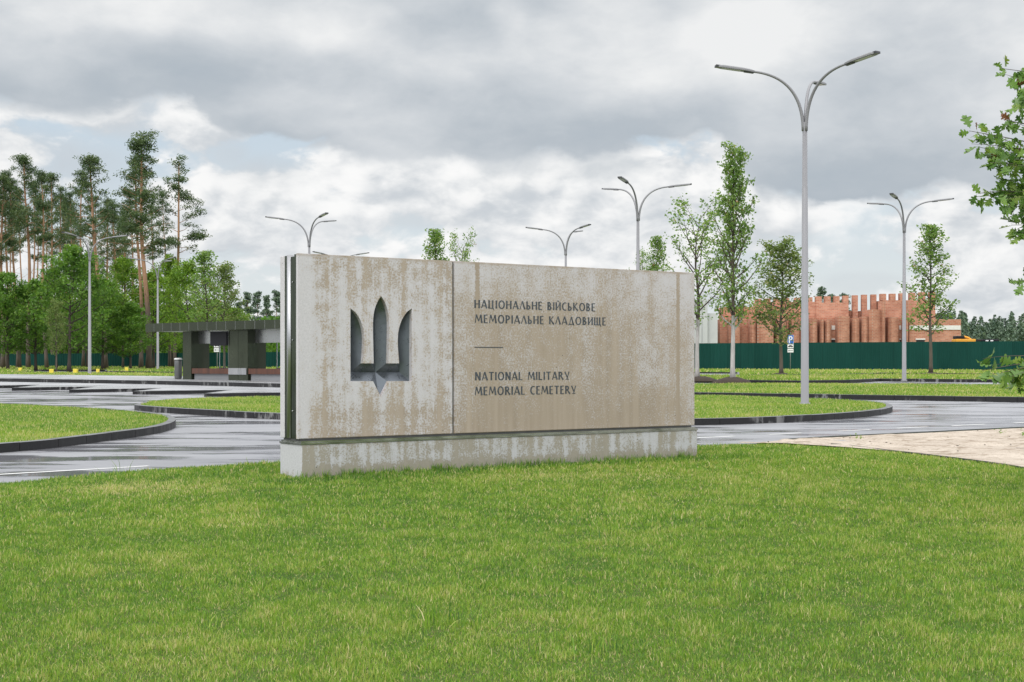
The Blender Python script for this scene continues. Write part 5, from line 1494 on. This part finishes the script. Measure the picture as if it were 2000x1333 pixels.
for a, c in ((0, .71), (3.75, 4.5), (4.52, 5.25), (9.0, 9.7), (9.72, 10.4), (12.2, 12.9)):
    k = MB(); k.box(a, 0, -.02, c, 1.1, RB); k.build('column', M['olive'], sh)
for a, c in ((.71, 3.75), (5.25, 9.0), (10.4, 12.2)):
    k = MB(); k.box(a, .45, RB - .62, c, .6, RB); k.build('head_panel', M['steel'], sh)
    k = MB(); k.box(a + .02, .02, .30, c + .35 if c < 5 else c - .02, .62, .56)
    bn = k.build('bench', M['wood'], sh)
    k = MB(); k.box(a + .1, .12, -.02, c - .1, .5, .295); k.build('bench_plinth', M['pave'], sh)
    fr = MB(); nn_ = max(2, int((c - a - .75) / .75))
    for i in range(nn_ + 1):
        xx = a + .75 + (c - a - .8) * i / nn_; fr.box(xx - .018, 1.15, .56, xx + .018, 1.19, RB - .62)
    fr.box(a + .75, 1.15, .54, c, 1.19, .60); fr.build('glazing_frame', M['steel'], sh)
k = MB(); k.box(3.8, -.05, .27, 5.2, -.005, .58); k.build('steel_seat', M['steel'], sh)
k = MB(); k.box(2.42, -.1, RB - .74, 3.72, -.003, RB - .05); k.build('display', M['black'], sh)
m, N, pb, o_ = new_mat('clear_glass')
pb.inputs['Base Color'].default_value = (.86, .93, .92, 1); pb.inputs['Roughness'].default_value = .03; pb.inputs['Transmission Weight'].default_value = 1.0; pb.inputs['IOR'].default_value = 1.05
M['glass'] = m
for a, c in ((.71, 3.75), (5.25, 9.0), (10.4, 12.2)):
    k = MB(); k.box(a + .76, 1.166, .6, c - .01, 1.174, RB - .62); k.build('glass', M['glass'], sh)

# litter bin by the shelter
x, y = at(348, 72.5), 72.5
bn = tag(empty('litter_bin', (x, y, zg(y) + .30), RZ), 'grey litter bin standing at the shelter\'s left end', 'litter bin')
k = MB(); k.tube([(0, 0, 0), (0, 0, .05), (0, 0, .9), (0, 0, .95)], [.16, .19, .19, .17], 14); k.build('body', M['bin'], bn)
k = MB(); k.tube([(0, 0, .97), (0, 0, 1.03), (0, 0, 1.07)], [.21, .21, .15], 14); k.build('lid', M['white'], bn)

# parking signs
def parking_sign(px, Y, sc, label, raised=.15):
    e = tag(empty('parking_sign', (at(px, Y), Y, zg(Y) + raised)), label, 'parking sign', 'parking sign posts')
    e.scale = (sc, sc, sc)
    k = MB(); k.tube([(0, .05, -.1), (0, .05, 3.75)], [.035, .035], 8); k.build('post', M['pole'], e)
    def plate(z0, z1, w, mat):
        k = MB(); k.box(-w / 2, -.004, z0, w / 2, .012, z1, 0); k.box(-w / 2 + .02, -.0065, z0 + .02, w / 2 - .02, -.0042, z1 - .02, 1); return k
    k = plate(2.62, 3.5, .62, 0); y0 = -.0095
    k.box(-.17, y0, 2.72, -.06, -.0067, 3.38, 2)
    pts = [(-.06, 3.38), (.06, 3.38), (.15, 3.34), (.20, 3.25), (.20, 3.13), (.15, 3.04), (.06, 3.0), (-.06, 3.0)]
    inn = [(-.06, 3.28), (.04, 3.28), (.08, 3.25), (.095, 3.21), (.095, 3.17), (.08, 3.13), (.04, 3.10), (-.06, 3.10)]
    k.strip([(a, y0, c) for a, c in pts], [(a, y0, c) for a, c in inn], 2)
    k.build('parking_plate', [M['white'], M['blue'], M['white']], e)
    k = plate(2.20, 2.60, .62, 0)
    k.poly([(a, y0, c) for a, c in ((-.24, 2.34), (.24, 2.34), (.24, 2.41), (.16, 2.43), (.08, 2.50), (-.10, 2.50), (-.17, 2.43), (-.24, 2.41))], 2)
    for cx in (-.14, .14): k.poly([(cx + .045 * math.cos(a * math.pi / 5), y0 - .001, 2.335 + .045 * math.sin(a * math.pi / 5)) for a in range(10)], 2)
    k.build('car_plate', [M['black'], M['white'], M['black']], e)
    k = plate(1.78, 2.17, .62, 0)
    k.box(-.16, y0, 1.955, .24, -.0067, 1.995, 2); k.poly([(-.25, y0, 1.975), (-.12, y0, 1.905), (-.12, y0, 2.045)], 2)
    k.build('arrow_plate', [M['black'], M['white'], M['black']], e)


parking_sign(1544, 116, .84, 'blue parking sign with car and arrow plates beside the dull bushy tree')
parking_sign(424, 112, .86, 'blue parking sign seen through the bus shelter glass')

# yellow blocks on the far road
for i, (px, row, wd, lab) in enumerate(((-4, 725, .5, 'yellow block cut by the left photo edge'), (39.5, 726.5, .62, 'small yellow block on the grass, second from the left edge'), (100.5, 731, .70, 'larger yellow block on the wet road, left of its pair'), (147.5, 730.6, .70, 'larger yellow block on the wet road nearest the lamp post'),
                                      (191, 728.3, .56, 'small yellow block just right of the left lamp post'), (247, 726.4, .66, 'low yellow block on the lawn between the two left lamps'))):
    x, y = G(px, row, .1); w2 = wd * .36
    e = MB(); e.box(-w2 / 2 * 1.2, -w2 / 2, 0, w2 / 2 * 1.2, w2 / 2, w2 * 1.35)
    o = e.build('yellow_block', M['yellow'], bevel=.03); o.location = (x, y, zg(y) + .12); o.rotation_euler = (0, 0, R.uniform(-.3, .3)); o.scale = (1.0, 1.0, 1.0)
    tag(o, lab, 'marker block', 'yellow marker blocks on the car park')
